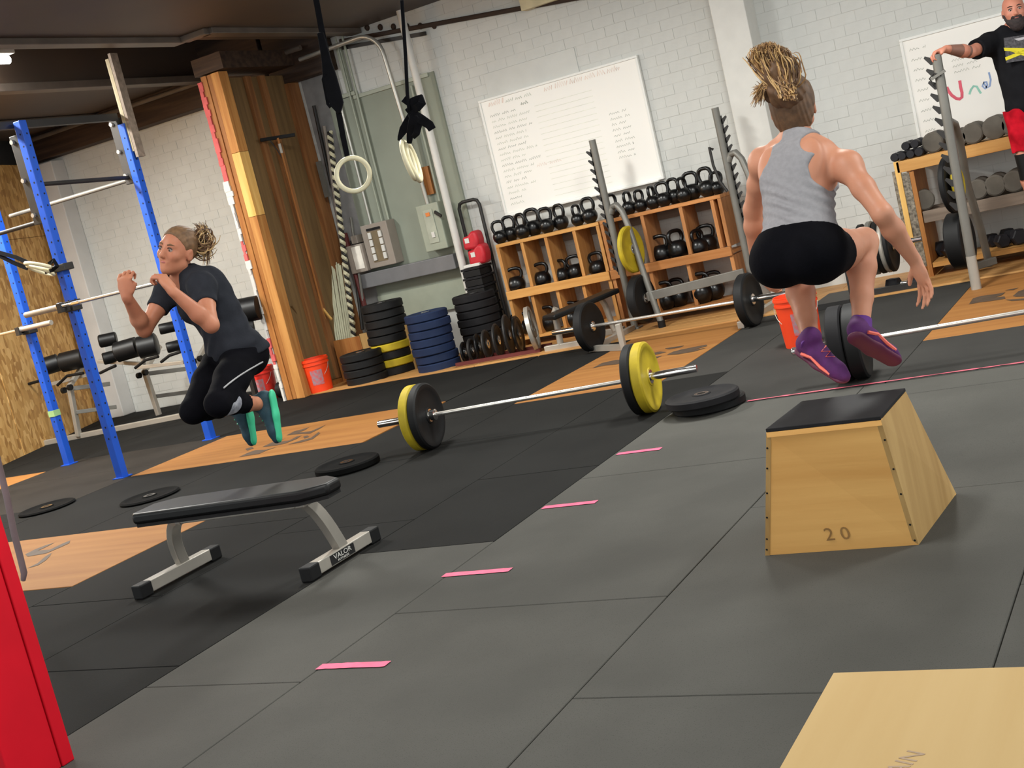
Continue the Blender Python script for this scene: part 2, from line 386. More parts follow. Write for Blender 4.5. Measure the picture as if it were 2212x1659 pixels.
# left wall of strand board sheets
WL = [np.array((-11.55, 8.6)), np.array((-12.98, 12.12))]
d = WL[1]-WL[0]; Lw = np.linalg.norm(d); d = d/Lw; nrm = np.array((d[1], -d[0]))
wl = MB().obox((*( (WL[0]+WL[1])/2-nrm*.1-d*1.2), 1.9), ((*d, 0), (*nrm, 0), (0, 0, 1)), (Lw+2.4, .12, 4.2)).build('wall_left', M_['sub']); tag(wl, kind='structure')
s = -3.4; i = 0
while s < Lw:
    e = min(s+1.22, Lw); c = WL[0]+d*(s+e)/2-nrm*(.018+.004*(i % 2))
    for z0, z1 in ((0, 2.44), (2.445, 3.35)):
        MB().obox((*c, (z0+z1)/2), ((*d, 0), (*nrm, 0), (0, 0, 1)), (e-s-.006, .02, z1-z0)).build('strand_board_panel', M_['osb'], wl)
    s = e; i += 1
# corner pier and slim pipe
t1 = MB().box(-12.82, -12.42, 11.86, YW-.002, 0, 3.3).build('trim_1', M_['plaster'], bevel=.01); tag(t1, kind='structure')

# ceiling: dark deck, dropped soffits, steel beams
ce = MB().box(-15, 4, -1, 12.4, 4.12, 4.3).build('ceiling', M_['ceil']); tag(ce, kind='structure')
MB().box(-8.1, 4, -1, 12.06, 3.64, 4.11).build('dropped_soffit', M_['ceil'], ce)
MB().box(-15, -9.75, -1, 12.06, 3.66, 4.11).build('dropped_soffit', M_['ceil'], ce)
MB().box(-8.14, -7.99, -1, 9.62, 3.585, 3.64).build('beam_flange', M_['steelbeam'], ce, bevel=.006)
MB().box(-7.99, -7.7, 9.55, 9.66, 3.585, 3.64).build('beam_flange', M_['steelbeam'], ce, bevel=.006)
MB().box(-7.8, -7.66, 9.62, 12.06, 3.585, 3.64).build('beam_flange', M_['steelbeam'], ce, bevel=.006)
MB().box(-9.82, -9.66, -1, 12.06, 3.585, 3.66).build('beam_flange', M_['steelbeam'], ce, bevel=.006)
MB().box(-11.6, -11.45, -1, 12.06, 3.58, 3.655).build('beam_flange', M_['steelbeam'], ce, bevel=.006)
# timber header along the top of the back wall, left half, with its pale pipe
hd = MB().box(-12.98, -8.9, 11.86, YW, 3.34, 4.11).build('trim_2', M_['darkwood'], bevel=.01); tag(hd, kind='structure')
hd2 = MB().box(-8.88, -8.08, 11.9, YW, 3.30, 4.11).build('trim_3', M_['darkwood'], bevel=.01); tag(hd2, kind='structure')
o = MB().tube([(-12.9, 11.8, 3.6), (-8.3, 11.8, 3.6)], .028, 12).build('ceiling_pipe', M_['steelbeam'], smooth=True)
tag(o, 'sooty pipe running along the dark timber header at the top of the left wall', 'pipe')
# sloping ledge crack / old pipe across the wall above the whiteboard, with plaster box
led = thing('wall_ledge', (-6.4, YW, 3.4), 'thin sooty ledge sloping across the white brick wall above the long whiteboard', 'ledge')
MB().bar((-7.95, YW-.03, 3.57), (-4.75, YW-.03, 3.19), .05, .045).build('ledge_strip', M_['darkwood'], led, bevel=.008)
MB().bar((-7.95, YW-.02, 3.50), (-6.9, YW-.02, 3.37), .03, .04).build('cable', M_['steeld'], led)
o = MB().box(-5.72, -5.32, YW-.12, YW, 3.27, 3.52).build('junction_box', mat('yellowed_box', (212, 200, 164), .6)); tag(o, 'cream box fixed on the sloping ledge high on the white wall', 'box')
for k in range(7):
    x = -7.75+.16*k; o = MB().ball((x, YW-.004, 3.66-.04*k-.0), .03, 8, 5, (1, 1, 1.2)).build('rust_stain', M_['darkwood'], wb)
    o.scale = (1, 1, 1)

# fluorescent strip in the recess, top left
lt = thing('strip_light', (-9.35, 7.4, 3.8), 'glowing strip light in the dark ceiling at the top left', 'ceiling light')
MB().box(-9.44, -9.26, 6.0, 8.80, 3.84, 3.91).build('housing', M_['white'], lt, bevel=.01)
MB().tube([(-9.35, 6.05, 3.80), (-9.35, 8.78, 3.80)], .035, 10).build('tube', M_['lamp'], lt, smooth=True)
MB().box(-9.4, -9.3, 6.6, 6.7, 3.91, 4.119).build('hanger', M_['steeld'], lt)

# round grey pole in front of the green panel
o = MB(); o.tube([(-7.02, 11.86, .0), (-7.02, 11.86, 3.64)], .04, 20)
o = o.build('trim_4', M_['white'], smooth=True); tag(o, kind='structure')
# broad boxed column between the whiteboards
o = MB().box(-3.78, -3.46, YW-.3, YW, 0, 3.64).build('trim_5', M_['white'], bevel=.008); tag(o, kind='structure')
# ================================================================== plates, barbells
def plate_prof(r, th, lip=.02):
    h = th/2
    return [(-h, .026), (-h, .055), (-h+.006, .058), (-h+.010, r*.52), (-h+.006, r*.80), (-h, r*.84), (-h, r-.012), (-h+.01, r), (h-.01, r), (h, r-.012), (h, r*.84), (h-.006, r*.80), (h-.010, r*.52), (h-.006, .058), (h, .055), (h, .026)]
def make_plate(name, r, th, mt, label, cat='weight plate', group=None, loc=(0, 0, 0), rot=None, mark=True):
    """axis along local z; parts: disc, hub_ring"""
    t = thing(name, loc, label, cat, group)
    MB().lathe((0, 0, 0), (0, 0, 1), plate_prof(r, th), 40, close=True).build('disc', mt, t, smooth=True, world=False)
    h = th/2+.0015
    MB().lathe((0, 0, 0), (0, 0, 1), [(-h, .0255), (-h, .045), (h, .045), (h, .0255)], 24, close=True).build('hub_ring', M_['chrome'], t, smooth=True, world=False)
    if rot is not None: t.rotation_euler = rot
    return t
def axis_rot(ax):
    return Vector([float(q) for q in ax]).to_track_quat('Z', 'Y').to_euler()
def barbell(c0, c1, label, ends=True):
    """c0,c1: the inner collar centres; shaft between them, sleeves outward"""
    c0 = np.array(c0, float); c1 = np.array(c1, float); ax = (c1-c0)/np.linalg.norm(c1-c0); mid = (c0+c1)/2
    t = thing('barbell', (mid[0], mid[1], mid[2]), label, 'barbell')
    MB().cyl(c0, c1, .0145, 20).build('shaft', M_['bar'], t, smooth=True)
    for s, c in ((-1, c0), (1, c1)):
        MB().lathe(c, ax*s, [(-.005, .02), (0, .038), (.03, .038), (.03, .025), (.44, .025), (.445, .022)], 24).build('sleeve', M_['chrome'], t, smooth=True)
    return t, ax
# barbell one: yellow outside, black inside
a = np.array((-4.83, 7.215, .225)); b = np.array((-3.335, 7.375, .225)); ax = (b-a)/np.linalg.norm(b-a)
barbell(a+ax*.07, b-ax*.045, 'silver barbell lying in the middle with yellow and black bumper plates')
R1 = axis_rot(ax)
make_plate('bumper_plate', .225, .062, M_['rubber'], 'black bumper plate inside the yellow one on the left end of the middle barbell', loc=a, rot=R1)
make_plate('bumper_plate', .225, .068, M_['yellow'], 'yellow bumper plate on the left end of the middle barbell', loc=a-ax*.067, rot=R1)
make_plate('bumper_plate', .225, .062, M_['rubber'], 'black bumper plate behind the yellow one on the right end of the middle barbell', loc=b, rot=R1)
make_plate('bumper_plate', .225, .068, M_['yellow'], 'yellow dished bumper plate on the right end of the middle barbell', loc=b+ax*.067, rot=R1)
# barbell two, near the racks
a = np.array((-5.08, 10.50, .225)); b = np.array((-3.52, 10.36, .225)); ax2 = (b-a)/np.linalg.norm(b-a)
barbell(a+ax2*.05, b-ax2*.05, 'silver barbell with one black plate each side in front of the kettlebell shelf')
R2 = axis_rot(ax2)
make_plate('bumper_plate', .225, .085, M_['rubber'], 'black bumper plate on the left end of the barbell by the kettlebell shelf', loc=a, rot=R2)
make_plate('bumper_plate', .225, .085, M_['rubber'], 'black bumper plate on the right end of the barbell by the kettlebell shelf', loc=b, rot=R2)
# barbell three, behind the jumping woman on the right
a = np.array((-2.03, 7.50, .225)); b = np.array((-.60, 7.62, .225)); ax3 = (b-a)/np.linalg.norm(b-a)
barbell(a+ax3*.13, b-ax3*.13, 'bright barbell on the floor at right behind the jumping woman')
R3 = axis_rot(ax3)
make_plate('bumper_plate', .225, .09, M_['rubber'], 'inner black bumper plate on the barbell under the feet of the woman at right', loc=a+ax3*.07, rot=R3)
make_plate('bumper_plate', .225, .09, M_['rubber2'], 'outer black bumper plate on the barbell beside the orange bucket', loc=a-ax3*.025, rot=R3)
# loose plates flat on the floor
c = FL(750, 1003, .03); make_plate('bumper_plate', .225, .05, M_['rubber_flat'], 'single black plate lying flat behind the padded bench', loc=(c[0], c[1], .026))
c = FL(1533, 880, 0); make_plate('bumper_plate', .225, .055, M_['rubber'], 'lower of two black plates lying flat at the end of the pink line', loc=(c[0], c[1], .028))
c = FL(1518, 864, .07); make_plate('bumper_plate', .225, .055, M_['rubber2'], 'upper of two black plates lying flat at the end of the pink line', loc=(c[0], c[1], .084))
c = FL(322, 1067, .03); make_plate('change_plate', .225, .02, M_['rubber_flat'], 'thin black plate flat on the floor left of the bench with a shiny hub', loc=(c[0], c[1], .011))
c = FL(100, 1091, .03); make_plate('change_plate', .225, .02, M_['rubber_flat'], 'thin black plate flat on the floor near the red column with a shiny hub', loc=(c[0], c[1], .011))

# ================================================================== flat bench (near)
def rrect(w, h, r, n=4):
    P = []
    for cx, cy, a0 in ((w/2-r, h/2-r, 0), (-w/2+r, h/2-r, 90), (-w/2+r, -h/2+r, 180), (w/2-r, -h/2+r, 270)):
        for k in range(n+1):
            g = math.radians(a0+90*k/n); P.append((cx+r*math.cos(g), cy+r*math.sin(g)))
    return P
bt = thing('flat_bench', (-4.4, 4.83, 0), 'low flat bench with black padded top and silver curved legs', 'bench')
pc = np.array((-4.31, 4.665)); pl, pw = 1.16, .27
ang = math.atan2(4.685-4.64, 1.06)
ca, sa = math.cos(ang), math.sin(ang)
def rot2(x, y): return (pc[0]+x*ca-y*sa, pc[1]+x*sa+y*ca)
P = [(-pl/2+.02, -pw/2), (pl/2-.12, -pw/2), (pl/2, -pw/2+.08), (pl/2, pw/2-.08), (pl/2-.12, pw/2), (-pl/2+.12, pw/2), (-pl/2, pw/2-.08), (-pl/2, -pw/2+.03)]
MB().prism([(*rot2(x, y), .385) for x, y in P], (0, 0, .055)).build('pad', M_['black'], bt, bevel=.016, smooth=True, seg=3)
MB().prism([(*rot2(x*.98, y*.94), .368) for x, y in P], (0, 0, .017)).build('pad_board', M_['hole'], bt)
MB().bar((*rot2(-.40, 0), .352), (*rot2(.40, 0), .352), .06, .035).build('spine_tube', M_['silver'], bt, bevel=.004)
for sx, fx, name in ((-1, -4.97, 'a'), (1, -3.925, 'b')):
    top = np.array((*rot2(sx*.36, 0), .352)); end = np.array((fx, 4.86, .05))
    path = []
    for k in range(9):
        t = k/8; g = t*PI/2
        path.append((top[0]+(end[0]-top[0])*(.75*math.sin(g)+.25*t), top[1]+(end[1]-top[1])*t, .352-(.352-.06)*(1-math.cos(g))*.0-(.292)*(t**2*.35+.65*(1-math.cos(g)))))
    # curved rectangular tube
    m_ = MB(); R = []
    for k, p in enumerate(path):
        p = np.array(p); q = np.array(path[min(k+1, 8)])-np.array(path[max(k-1, 0)]); q /= np.linalg.norm(q)
        s_ = np.array((0, 1., 0)); n_ = np.cross(s_, q); n_ /= np.linalg.norm(n_); wv, tv = .035, .022
        R += [p+s_*wv+n_*tv, p-s_*wv+n_*tv, p-s_*wv-n_*tv, p+s_*wv-n_*tv]
    F = [(0, 1, 2, 3), (32, 35, 34, 33)]
    for k in range(8):
        for j in range(4): F.append((k*4+j, k*4+(j+1) % 4, k*4+4+(j+1) % 4, k*4+4+j))
    m_.add(R, F).build('leg', M_['silver'], bt, smooth=True, bevel=.004)
    y0, y1 = (4.50, 5.12) if sx < 0 else (4.55, 5.15)
    ft = MB().box(fx-.03, fx+.03, y0+.05, y1-.05, .012, .072).build('foot_tube', M_['silver'], bt, bevel=.004)
    MB().prism([(fx-.033, y0, .0), (fx+.033, y0, .0), (fx+.033, y0+.085, .0), (fx-.033, y0+.085, .0)], (0, 0, .074)).build('foot_cap', M_['rubber'], ft, bevel=.008)
    MB().prism([(fx-.033, y1-.085, .0), (fx+.033, y1-.085, .0), (fx+.033, y1, .0), (fx-.033, y1, .0)], (0, 0, .074)).build('foot_cap', M_['rubber'], ft, bevel=.008)
def text_mesh(s, size, M4, name, mt, parent, ext=.0006, sx=1.):
    cu = bpy.data.curves.new(name, 'FONT'); cu.body = s; cu.size = size; cu.align_x = 'CENTER'; cu.align_y = 'CENTER'; cu.extrude = ext; cu.resolution_u = 3
    o = bpy.data.objects.new(name, cu); COL.objects.link(o); bpy.context.view_layer.update()
    me = bpy.data.meshes.new_from_object(o.evaluated_get(bpy.context.evaluated_depsgraph_get())); bpy.data.objects.remove(o)
    me.transform(Matrix.Diagonal((sx, 1, 1, 1))); me.transform(M4); me.transform(Matrix.Translation([-float(q) for q in wloc(parent)])); me.materials.clear(); me.materials.append(mt)
    q = bpy.data.objects.new(name, me); COL.objects.link(q); q.parent = parent; return q
def frame(c, x, z):   # matrix with local x axis, local z axis (normal)
    x = Vector([float(q) for q in x]).normalized(); z = Vector([float(q) for q in z]).normalized(); y = z.cross(x).normalized(); x = y.cross(z)
    return Matrix(((x[0], y[0], z[0], float(c[0])), (x[1], y[1], z[1], float(c[1])), (x[2], y[2], z[2], float(c[2])), (0, 0, 0, 1)))
fb = [o for o in bt.children if o.name.startswith('foot_tube')][-1]
lb = MB().box(-3.8955, -3.8935, 4.72, 4.92, .018, .066).build('maker_label', M_['hole'], fb)
text_mesh('VALOR', .034, frame((-3.8925, 4.82, .049), (0, 1, 0), (1, 0, 0)), 'label_lettering', M_['white'], bt, sx=1.35)
text_mesh('FITNESS', .014, frame((-3.8925, 4.82, .027), (0, 1, 0), (1, 0, 0)), 'label_lettering', M_['white'], bt, sx=1.9)

# ================================================================== pyramid jump box
bx = thing('jump_box', (-1.37, 4.75, 0), 'tapered plywood jump box with a black rubber top, marked 20', 'jump box')
b0, b1, b2, b3 = (-1.652, 4.43), (-1.085, 4.415), (-1.045, 4.985), (-1.62, 5.0)
T = .49; t0, t1, t2, t3 = (-1.535, 4.40+.06), (-1.095, 4.385+.055), (-1.10, 4.83), (-1.46, 4.85)
t0 = tuple(FL(1655, 935, T)[:2]); t1 = tuple(FL(1903, 908, T)[:2]); t2 = tuple(FL(1957, 846, T)[:2]); t3 = (t0[0]+.02+(t2[0]-t1[0]), t2[1]+.02)
def panel(A, B_, Cc, Dd, th, name, mt):
    A, B_, Cc, Dd = [np.array(q, float) for q in (A, B_, Cc, Dd)]; n = np.cross(B_-A, Dd-A); n /= np.linalg.norm(n)
    return MB().prism([A, B_, Cc, Dd], -n*th).build(name, mt, bx)
z3 = lambda p, z: (p[0], p[1], z)
panel(z3(b0, 0), z3(b1, 0), z3(t1, T), z3(t0, T), .018, 'front_panel', M_['ply'])
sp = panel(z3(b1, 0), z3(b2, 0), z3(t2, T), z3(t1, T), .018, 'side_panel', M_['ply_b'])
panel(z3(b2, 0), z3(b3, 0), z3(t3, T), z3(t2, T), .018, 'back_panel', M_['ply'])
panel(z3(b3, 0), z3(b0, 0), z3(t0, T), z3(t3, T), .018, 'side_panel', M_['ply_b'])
panel(z3(t0, T), z3(t1, T), z3(t2, T), z3(t3, T), .018, 'top_panel', M_['ply'])
MB().prism([z3(t0, T+.001), z3(t1, T+.001), z3(t2, T+.001), z3(t3, T+.001)], (0, 0, .013)).build('rubber_top', M_['rubber2'], bx, bevel=.002)
def on_front(u, v, out=.001):
    p = (1-v)*((1-u)*np.array(z3(b0, 0))+u*np.array(z3(b1, 0)))+v*((1-u)*np.array(z3(t0, T))+u*np.array(z3(t1, T)))
    n = np.cross(np.array(z3(b1, 0))-np.array(z3(b0, 0)), np.array(z3(t0, T))-np.array(z3(b0, 0))); n /= np.linalg.norm(n); return p+n*out, n
def on_side(u, v, out=.001):
    p = (1-v)*((1-u)*np.array(z3(b1, 0))+u*np.array(z3(b2, 0)))+v*((1-u)*np.array(z3(t1, T))+u*np.array(z3(t2, T)))
    n = np.cross(np.array(z3(b2, 0))-np.array(z3(b1, 0)), np.array(z3(t1, T))-np.array(z3(b1, 0))); n /= np.linalg.norm(n); return p+n*out, n
# hand hole: recessed dark slot in the right side, near the top
p, n = on_side(.30, .80, .0015); q, _ = on_side(.30, .63, .0015)
uu = np.array((0, 1., 0)); dd = (q-p); dd /= np.linalg.norm(dd); hc = (p+q)/2
MB().prism([hc+uu*x+dd*y for x, y in rrect(.035, .10, .016)], -n*.004).build('hand_hole', M_['hole'], sp)
sc_ = MB()
for u in (.012,):
    for v in (.05, .14, .32, .52, .72, .88):
        p, n = on_front(u, v, .001); sc_.lathe(p, n, [(0, .004), (.001, .004)], 8)
for v in (.04, .17, .42, .62, .85):
    p, n = on_front(.985, v, .001); sc_.lathe(p, n, [(0, .004), (.001, .004)], 8)
tag(sc_.build('screw_heads', M_['hole'], bx), kind='stuff')
p, n = on_front(.50, .135, .0012); x_ = np.array(z3(b1, 0))-np.array(z3(b0, 0))
ink = mat('pencil_mark', (150, 112, 64), .7)
text_mesh('2 0', .075, frame(p, x_, n), 'size_mark', ink, bx, .0003)

# near plywood box, bottom right corner
nb = thing('plywood_box', (-.36, 1.66, 0), 'pale plywood box with stamped lettering at the bottom right corner', 'box')
BZ = .60
A = FL(1800, 1452, BZ); 
y1_ = A[1]; x0_ = A[0]; y0_ = y1_-.50; x1_ = x0_+.76
MB().box(x0_, x1_, y0_, y1_, BZ-.018, BZ).build('top_panel', wood_mat('box_top_ply', (206, 176, 122), (192, 158, 100), 'y', .6, .22, False), nb, bevel=.0025)
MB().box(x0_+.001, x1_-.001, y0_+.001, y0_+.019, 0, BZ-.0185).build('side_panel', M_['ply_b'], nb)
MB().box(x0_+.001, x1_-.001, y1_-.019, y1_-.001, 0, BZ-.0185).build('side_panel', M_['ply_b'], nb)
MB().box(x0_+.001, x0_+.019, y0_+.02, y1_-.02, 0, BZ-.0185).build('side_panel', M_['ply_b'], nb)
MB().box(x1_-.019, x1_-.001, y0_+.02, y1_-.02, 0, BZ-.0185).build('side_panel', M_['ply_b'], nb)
g = FL(1936, 1662, BZ); g2 = FL(1995, 1613, BZ); dr = (g2-g); dr[2] = 0; dr = (dr/np.linalg.norm(dr))
stamp = mat('faded_stamp_ink', (168, 140, 112), .6)
text_mesh('GAIN', .042, frame((g[0]*.83+g2[0]*.17, g[1]*.83+g2[1]*.17-.004, BZ+.0003), dr, (0, 0, 1)), 'stamped_lettering', stamp, nb, .0002, sx=.95)

# ================================================================== red column, bottom left (near)
rc = thing('red_column', (-3.95, 2.7, 0), 'bright red painted wooden column standing at the lower left edge', 'column')
e = FL(162, 1640)
MB().box(e[0]-.40, e[0], e[1]-.052, e[1], 0, 3.6).build('post_board', M_['red'], rc, bevel=.004)
MB().box(e[0]-.40, e[0]-.004, e[1]-.26, e[1]-.056, 0, 3.6).build('post_board', M_['red'], rc, bevel=.004)
bpy.context.view_layer.update()
# the dull tube that loops down beside it
pts = [PY(-30, 920, 4.1), PY(-6, 990, 4.1), PY(15, 1075, 4.1), PY(30, 1150, 4.1), PY(44, 1205, 4.1), PY(52, 1238, 4.1), PY(50, 1253, 4.1)]
o = MB().tube(pts, [.016, .016, .016, .016, .016, .016, .012], 12).build('hanging_hose', mat('mauve_rubber_tube', (124, 106, 108), .6), smooth=True)
tag(o, 'dull mauve rubber tube hanging beside the red column', 'tube')

# ================================================================== tape on the floor
TP = [((962, 1241), (1100, 1234), 'second nearest pink dash of tape, level with the bench feet'), ((690, 1441), (838, 1435), 'nearest pink dash of tape on the grey mats'),
      ((1175, 1096), (1287, 1086), 'third nearest pink dash of tape on the grey mats'), ((1337, 979), (1425, 972), 'farthest short pink dash of tape, left of the jump box')]
for a, b, lab in TP:
    p = FL(*a); q = FL(*b); m_ = MB(); n = 14; top = []; bot = []
    for k in range(n+1):
        t = k/n; top.append((p[0]+(q[0]-p[0])*t, (p[1]+q[1])/2+.024+random.uniform(-.002, .002), .0028)); bot.append((p[0]+(q[0]-p[0])*t-.0, (p[1]+q[1])/2-.024+random.uniform(-.003, .003), .0028))
    vs = top+bot; m_.add(vs, [(k, k+1, n+2+k, n+1+k) for k in range(n)])
    o = m_.build('floor_tape', M_['tape']); tag(o, lab, 'tape', 'pink tape dashes on the grey mats')
m_ = MB(); n = 60; x0, x1 = -2.62, .5; vs = []
for k in range(n+1):
    x = x0+(x1-x0)*k/n; wv = .014 if random.random() > .22 else .005
    vs += [(x, 7.30+wv+random.uniform(-.003, .003), .0028), (x, 7.30-wv+random.uniform(-.003, .003), .0028)]
o = m_.add(vs, [(2*k, 2*k+2, 2*k+3, 2*k+1) for k in range(n)]).build('tape_line', M_['pinkline']); tag(o, 'long worn pink tape line running right across the floor', 'tape')

# ================================================================== buckets
def bucket(loc, label, mt, lean=0.):
    t = thing('bucket', loc, label, 'bucket', rz=random.uniform(0, .4))
    MB().lathe((0, 0, 0), (0, 0, 1), [(0, .12), (.0, .130), (.30, .148), (.30, .156), (.315, .156), (.315, .150), (.34, .151), (.34, .158), (.355, .158), (.355, .152), (.37, .153), (.37, .147), (.02, .126), (.02, .001)], 36).build('pail', mt, t, smooth=True, world=False)
    # printed label wrapped on the side facing the room
    n = 10; vs = []; a0, a1 = -1.75, -.85
    for k in range(n+1):
        g = a0+(a1-a0)*k/n
        for z, r in ((.09, .1368), (.25, .1464)): vs.append((r*math.cos(g), r*math.sin(g), z))
    MB().add(vs, [(2*k, 2*k+2, 2*k+3, 2*k+1) for k in range(n)]).build('printed_label', M_['label'], t, world=False)
    hp = [(.158*math.cos(g), .158*math.sin(g)*.6-.02, .30-.16*abs(math.sin(g))) for g in np.linspace(PI*1.0, PI*2.0, 13)]
    MB().tube(hp, .0025, 6).build('handle', M_['silver'], t, world=False)
    return t
c = FL(686, 850); bucket((c[0]-.02, c[1]+.1, 0), 'orange bucket with a label beside the wooden stud wall', M_['orange'])
c = FL(566, 868); bucket((c[0], c[1]+.1, 0), 'red bucket behind the feet of the woman at left', M_['orange2'])
# ================================================================== whiteboards
def whiteboard(x0, x1, z0, z1, label, side_tray=True):
    t = thing('whiteboard', ((x0+x1)/2, YW-.04, z0), label, 'whiteboard')
    MB().box(x0+.02, x1-.02, YW-.03, YW-.002, z0+.02, z1-.02).build('writing_surface', M_['board'], t)
    for a, b, c, d in ((x0, x1, z1-.025, z1), (x0, x1, z0, z0+.025), (x0, x0+.025, z0+.025, z1-.025), (x1-.025, x1, z0+.025, z1-.025)):
        MB().box(a, b, YW-.042, YW-.001, c, d).build('frame_strip', M_['frame'], t, bevel=.004)
    MB().box(x0+.05, x1-.05, YW-.075, YW-.04, z0-.012, z0+.004).build('tray', M_['frame'], t, bevel=.003)
    return t
def ribbon(mb, pts, w, y):
    """flat marker stroke in the wall plane; pts = (x, z)"""
    P = [np.array(p, float) for p in pts]; vs = []
    for i, p in enumerate(P):
        d = P[min(i+1, len(P)-1)]-P[max(i-1, 0)]; d = d/(np.linalg.norm(d)+1e-9); n = np.array((-d[1], d[0]))*w/2
        vs += [(p[0]+n[0], y, p[1]+n[1]), (p[0]-n[0], y, p[1]-n[1])]
    mb.add(vs, [(2*i, 2*i+2, 2*i+3, 2*i+1) for i in range(len(P)-1)])
def scribble(mb, x, z, L, h, w, y):
    """a run of small handwriting-like loops"""
    while L > 0:
        wl = min(L, random.uniform(.05, .16)); n = max(3, int(wl/.012)); pts = []
        for k in range(n+1): pts.append((x+wl*k/n+random.uniform(-.003, .003), z+(h if k % 2 else 0)*random.uniform(.5, 1.1)))
        ribbon(mb, pts, w, y); x += wl+.03; L -= wl+.03
b0 = PY(1033, 219, YW-.03); b1 = PY(1376, 118, YW-.03); b2 = PY(1435, 386, YW-.03)
wx0, wx1, wz1, wz0 = b0[0], (b1[0]+b2[0])/2, (b0[2]+b1[2])/2, b2[2]
t = whiteboard(wx0, wx1, wz0, wz1, 'large framed whiteboard full of faint lists above the kettlebell shelf')
YI = YW-.0312; W_, H_ = wx1-wx0, wz1-wz0
g, k_, l_, p_ = MB(), MB(), MB(), MB()
for i in range(17):
    z = wz1-H_*(.16+.0475*i); n = random.uniform(.28, .46) if i < 14 else random.uniform(.1, .3)
    scribble(g if i % 3 else k_, wx0+W_*.055, z, n*(1 if i % 4 else .8), .024, .006, YI)
    ribbon(l_, [(wx0+W_*.34, z-.01), (wx0+W_*.70, z-.01)], .004, YI)
for i in range(9): scribble(k_, wx0+W_*.77, wz1-H_*(.40+.045*i), .18+.03*(i % 2), .022, .005, YI)
scribble(p_, wx0+W_*.06, wz1-H_*.07, .18, .05, .012, YI); scribble(g, wx0+W_*.17, wz1-H_*.075, .3, .03, .008, YI)
scribble(p_, wx0+W_*.42, wz1-H_*.075, .85, .05, .009, YI); scribble(k_, wx0+W_*.26, wz1-H_*.13, .08, .03, .012, YI)
scribble(p_, wx0+W_*.27, wz1-H_*.66, .28, .03, .006, YI)
for q, n in ((g, 'ink_g'), (k_, 'ink_k'), (l_, 'ink_l'), (p_, 'ink_p')):
    o = q.build('handwriting', M_[n], t); tag(o, kind='stuff')
c0 = PY(1942, 86, YW-.03); c1 = PY(1990, 300, YW-.03)
wx0, wz1 = c0[0], c0[2]; wx1, wz0 = wx0+1.25, 1.02
t = whiteboard(wx0, wx1, wz0, wz1, 'second whiteboard at right with big red, teal and blue letters')
g = MB()
for i in range(9): scribble(g, wx0+.07, wz1-.12-.09*i, .09 if i else .14, .02, .005, YI)
for i in range(4): scribble(g, wx0+.40, wz1-.25-.05*i, .22, .02, .004, YI)
tag(g.build('handwriting', M_['ink_k'], t), kind='stuff')
def stroke(pxs, w, mt):
    m_ = MB(); pts = []
    for x, y in pxs: q = PY(x, y, YI); pts.append((q[0], q[2]))
    ribbon(m_, pts, w, YI-.0003); m_.build('marker_letter', M_[mt], t)
stroke([(2045,188),(2049,197),(2056,206),(2066,213),(2073,214),(2078,210),(2078,200),(2075,188),(2073,174)], .026, 'ink_r')
stroke([(2094,204),(2097,194),(2103,186),(2110,187),(2114,194),(2119,202)], .018, 'ink_t')
stroke([(2124,178),(2131,177),(2133,184),(2128,192),(2122,186),(2124,178),(2132,190),(2138,186),(2140,172),(2136,156)], .015, 'ink_b')

# ================================================================== kettlebell shelves
def shelf_unit(label, x0, x1, xs_top, xs_bot, yf, yb, zt, mats, end_slat=False):
    t = thing('cubby_shelf', ((x0+x1)/2, yf, 0), label, 'shelf')
    px, pv = mats
    MB().box(x0, x1, yf, yb, zt-.035, zt).build('top_board', px, t, bevel=.003)
    MB().box(x0, x1, yf+.02, yb, .52, .55).build('shelf_board', px, t); MB().box(x0-.0, x1, yf-.022, yf+.018, .505, .592).build('shelf_edge', px, t, bevel=.003)
    MB().box(x0, x1, yf, yb, .07, .10).build('bottom_board', px, t)
    MB().box(x0, x0+.036, yf, yb, 0, .504).build('upright', pv, t); MB().box(x0, x0+.036, yf, yb, .593, zt-.036).build('upright', pv, t, bevel=.002)
    MB().box(x1-.036, x1, yf, yb, 0, .504).build('upright', pv, t); MB().box(x1-.036, x1, yf, yb, .593, zt-.036).build('upright', pv, t, bevel=.002)
    for x in xs_top: MB().box(x-.018, x+.018, yf+.004, yb, .593, zt-.036).build('divider', pv, t, bevel=.002)
    for x in xs_bot: MB().box(x-.018, x+.018, yf+.004, yb, .101, .504).build('divider', pv, t, bevel=.002)
    MB().box(x0+.04, x1-.04, yb-.02, yb, zt-.13, zt-.04).build('back_rail', M_['shelf_grey'], t); 
    return t
YF, YB = 11.66, 12.03
lx = lambda x, y: PY(x, y, YF)[0]
sm = (M_['pine'], M_['pine_v'])
sL0, sL1 = lx(1070, 531), lx(1292, 481); ZT = 1.085
shelf_unit('pine cubby shelf holding kettlebells below the large whiteboard, left half', sL0, sL1, [lx(1126, 525), lx(1177, 512), lx(1238, 498)], [lx(1149, 640), lx(1203, 629), lx(1259, 616)], YF, YB, ZT, sm)
sR0, sR1 = sL1+.012, lx(1556, 425)
orange_p = (wood_mat('orange_pine_shelf', (200, 140, 86), (178, 116, 64), 'x', .5), wood_mat('orange_pine_divider', (192, 134, 84), (164, 108, 62), 'z', .5))
shelf_unit('orange-toned pine cubby shelf of kettlebells behind the squat rack, right half', sR0, sR1, [lx(1386, 470), lx(1469, 450), lx(1537, 436)], [lx(1403, 580), lx(1483, 560)], YF, YB, ZT, orange_p)

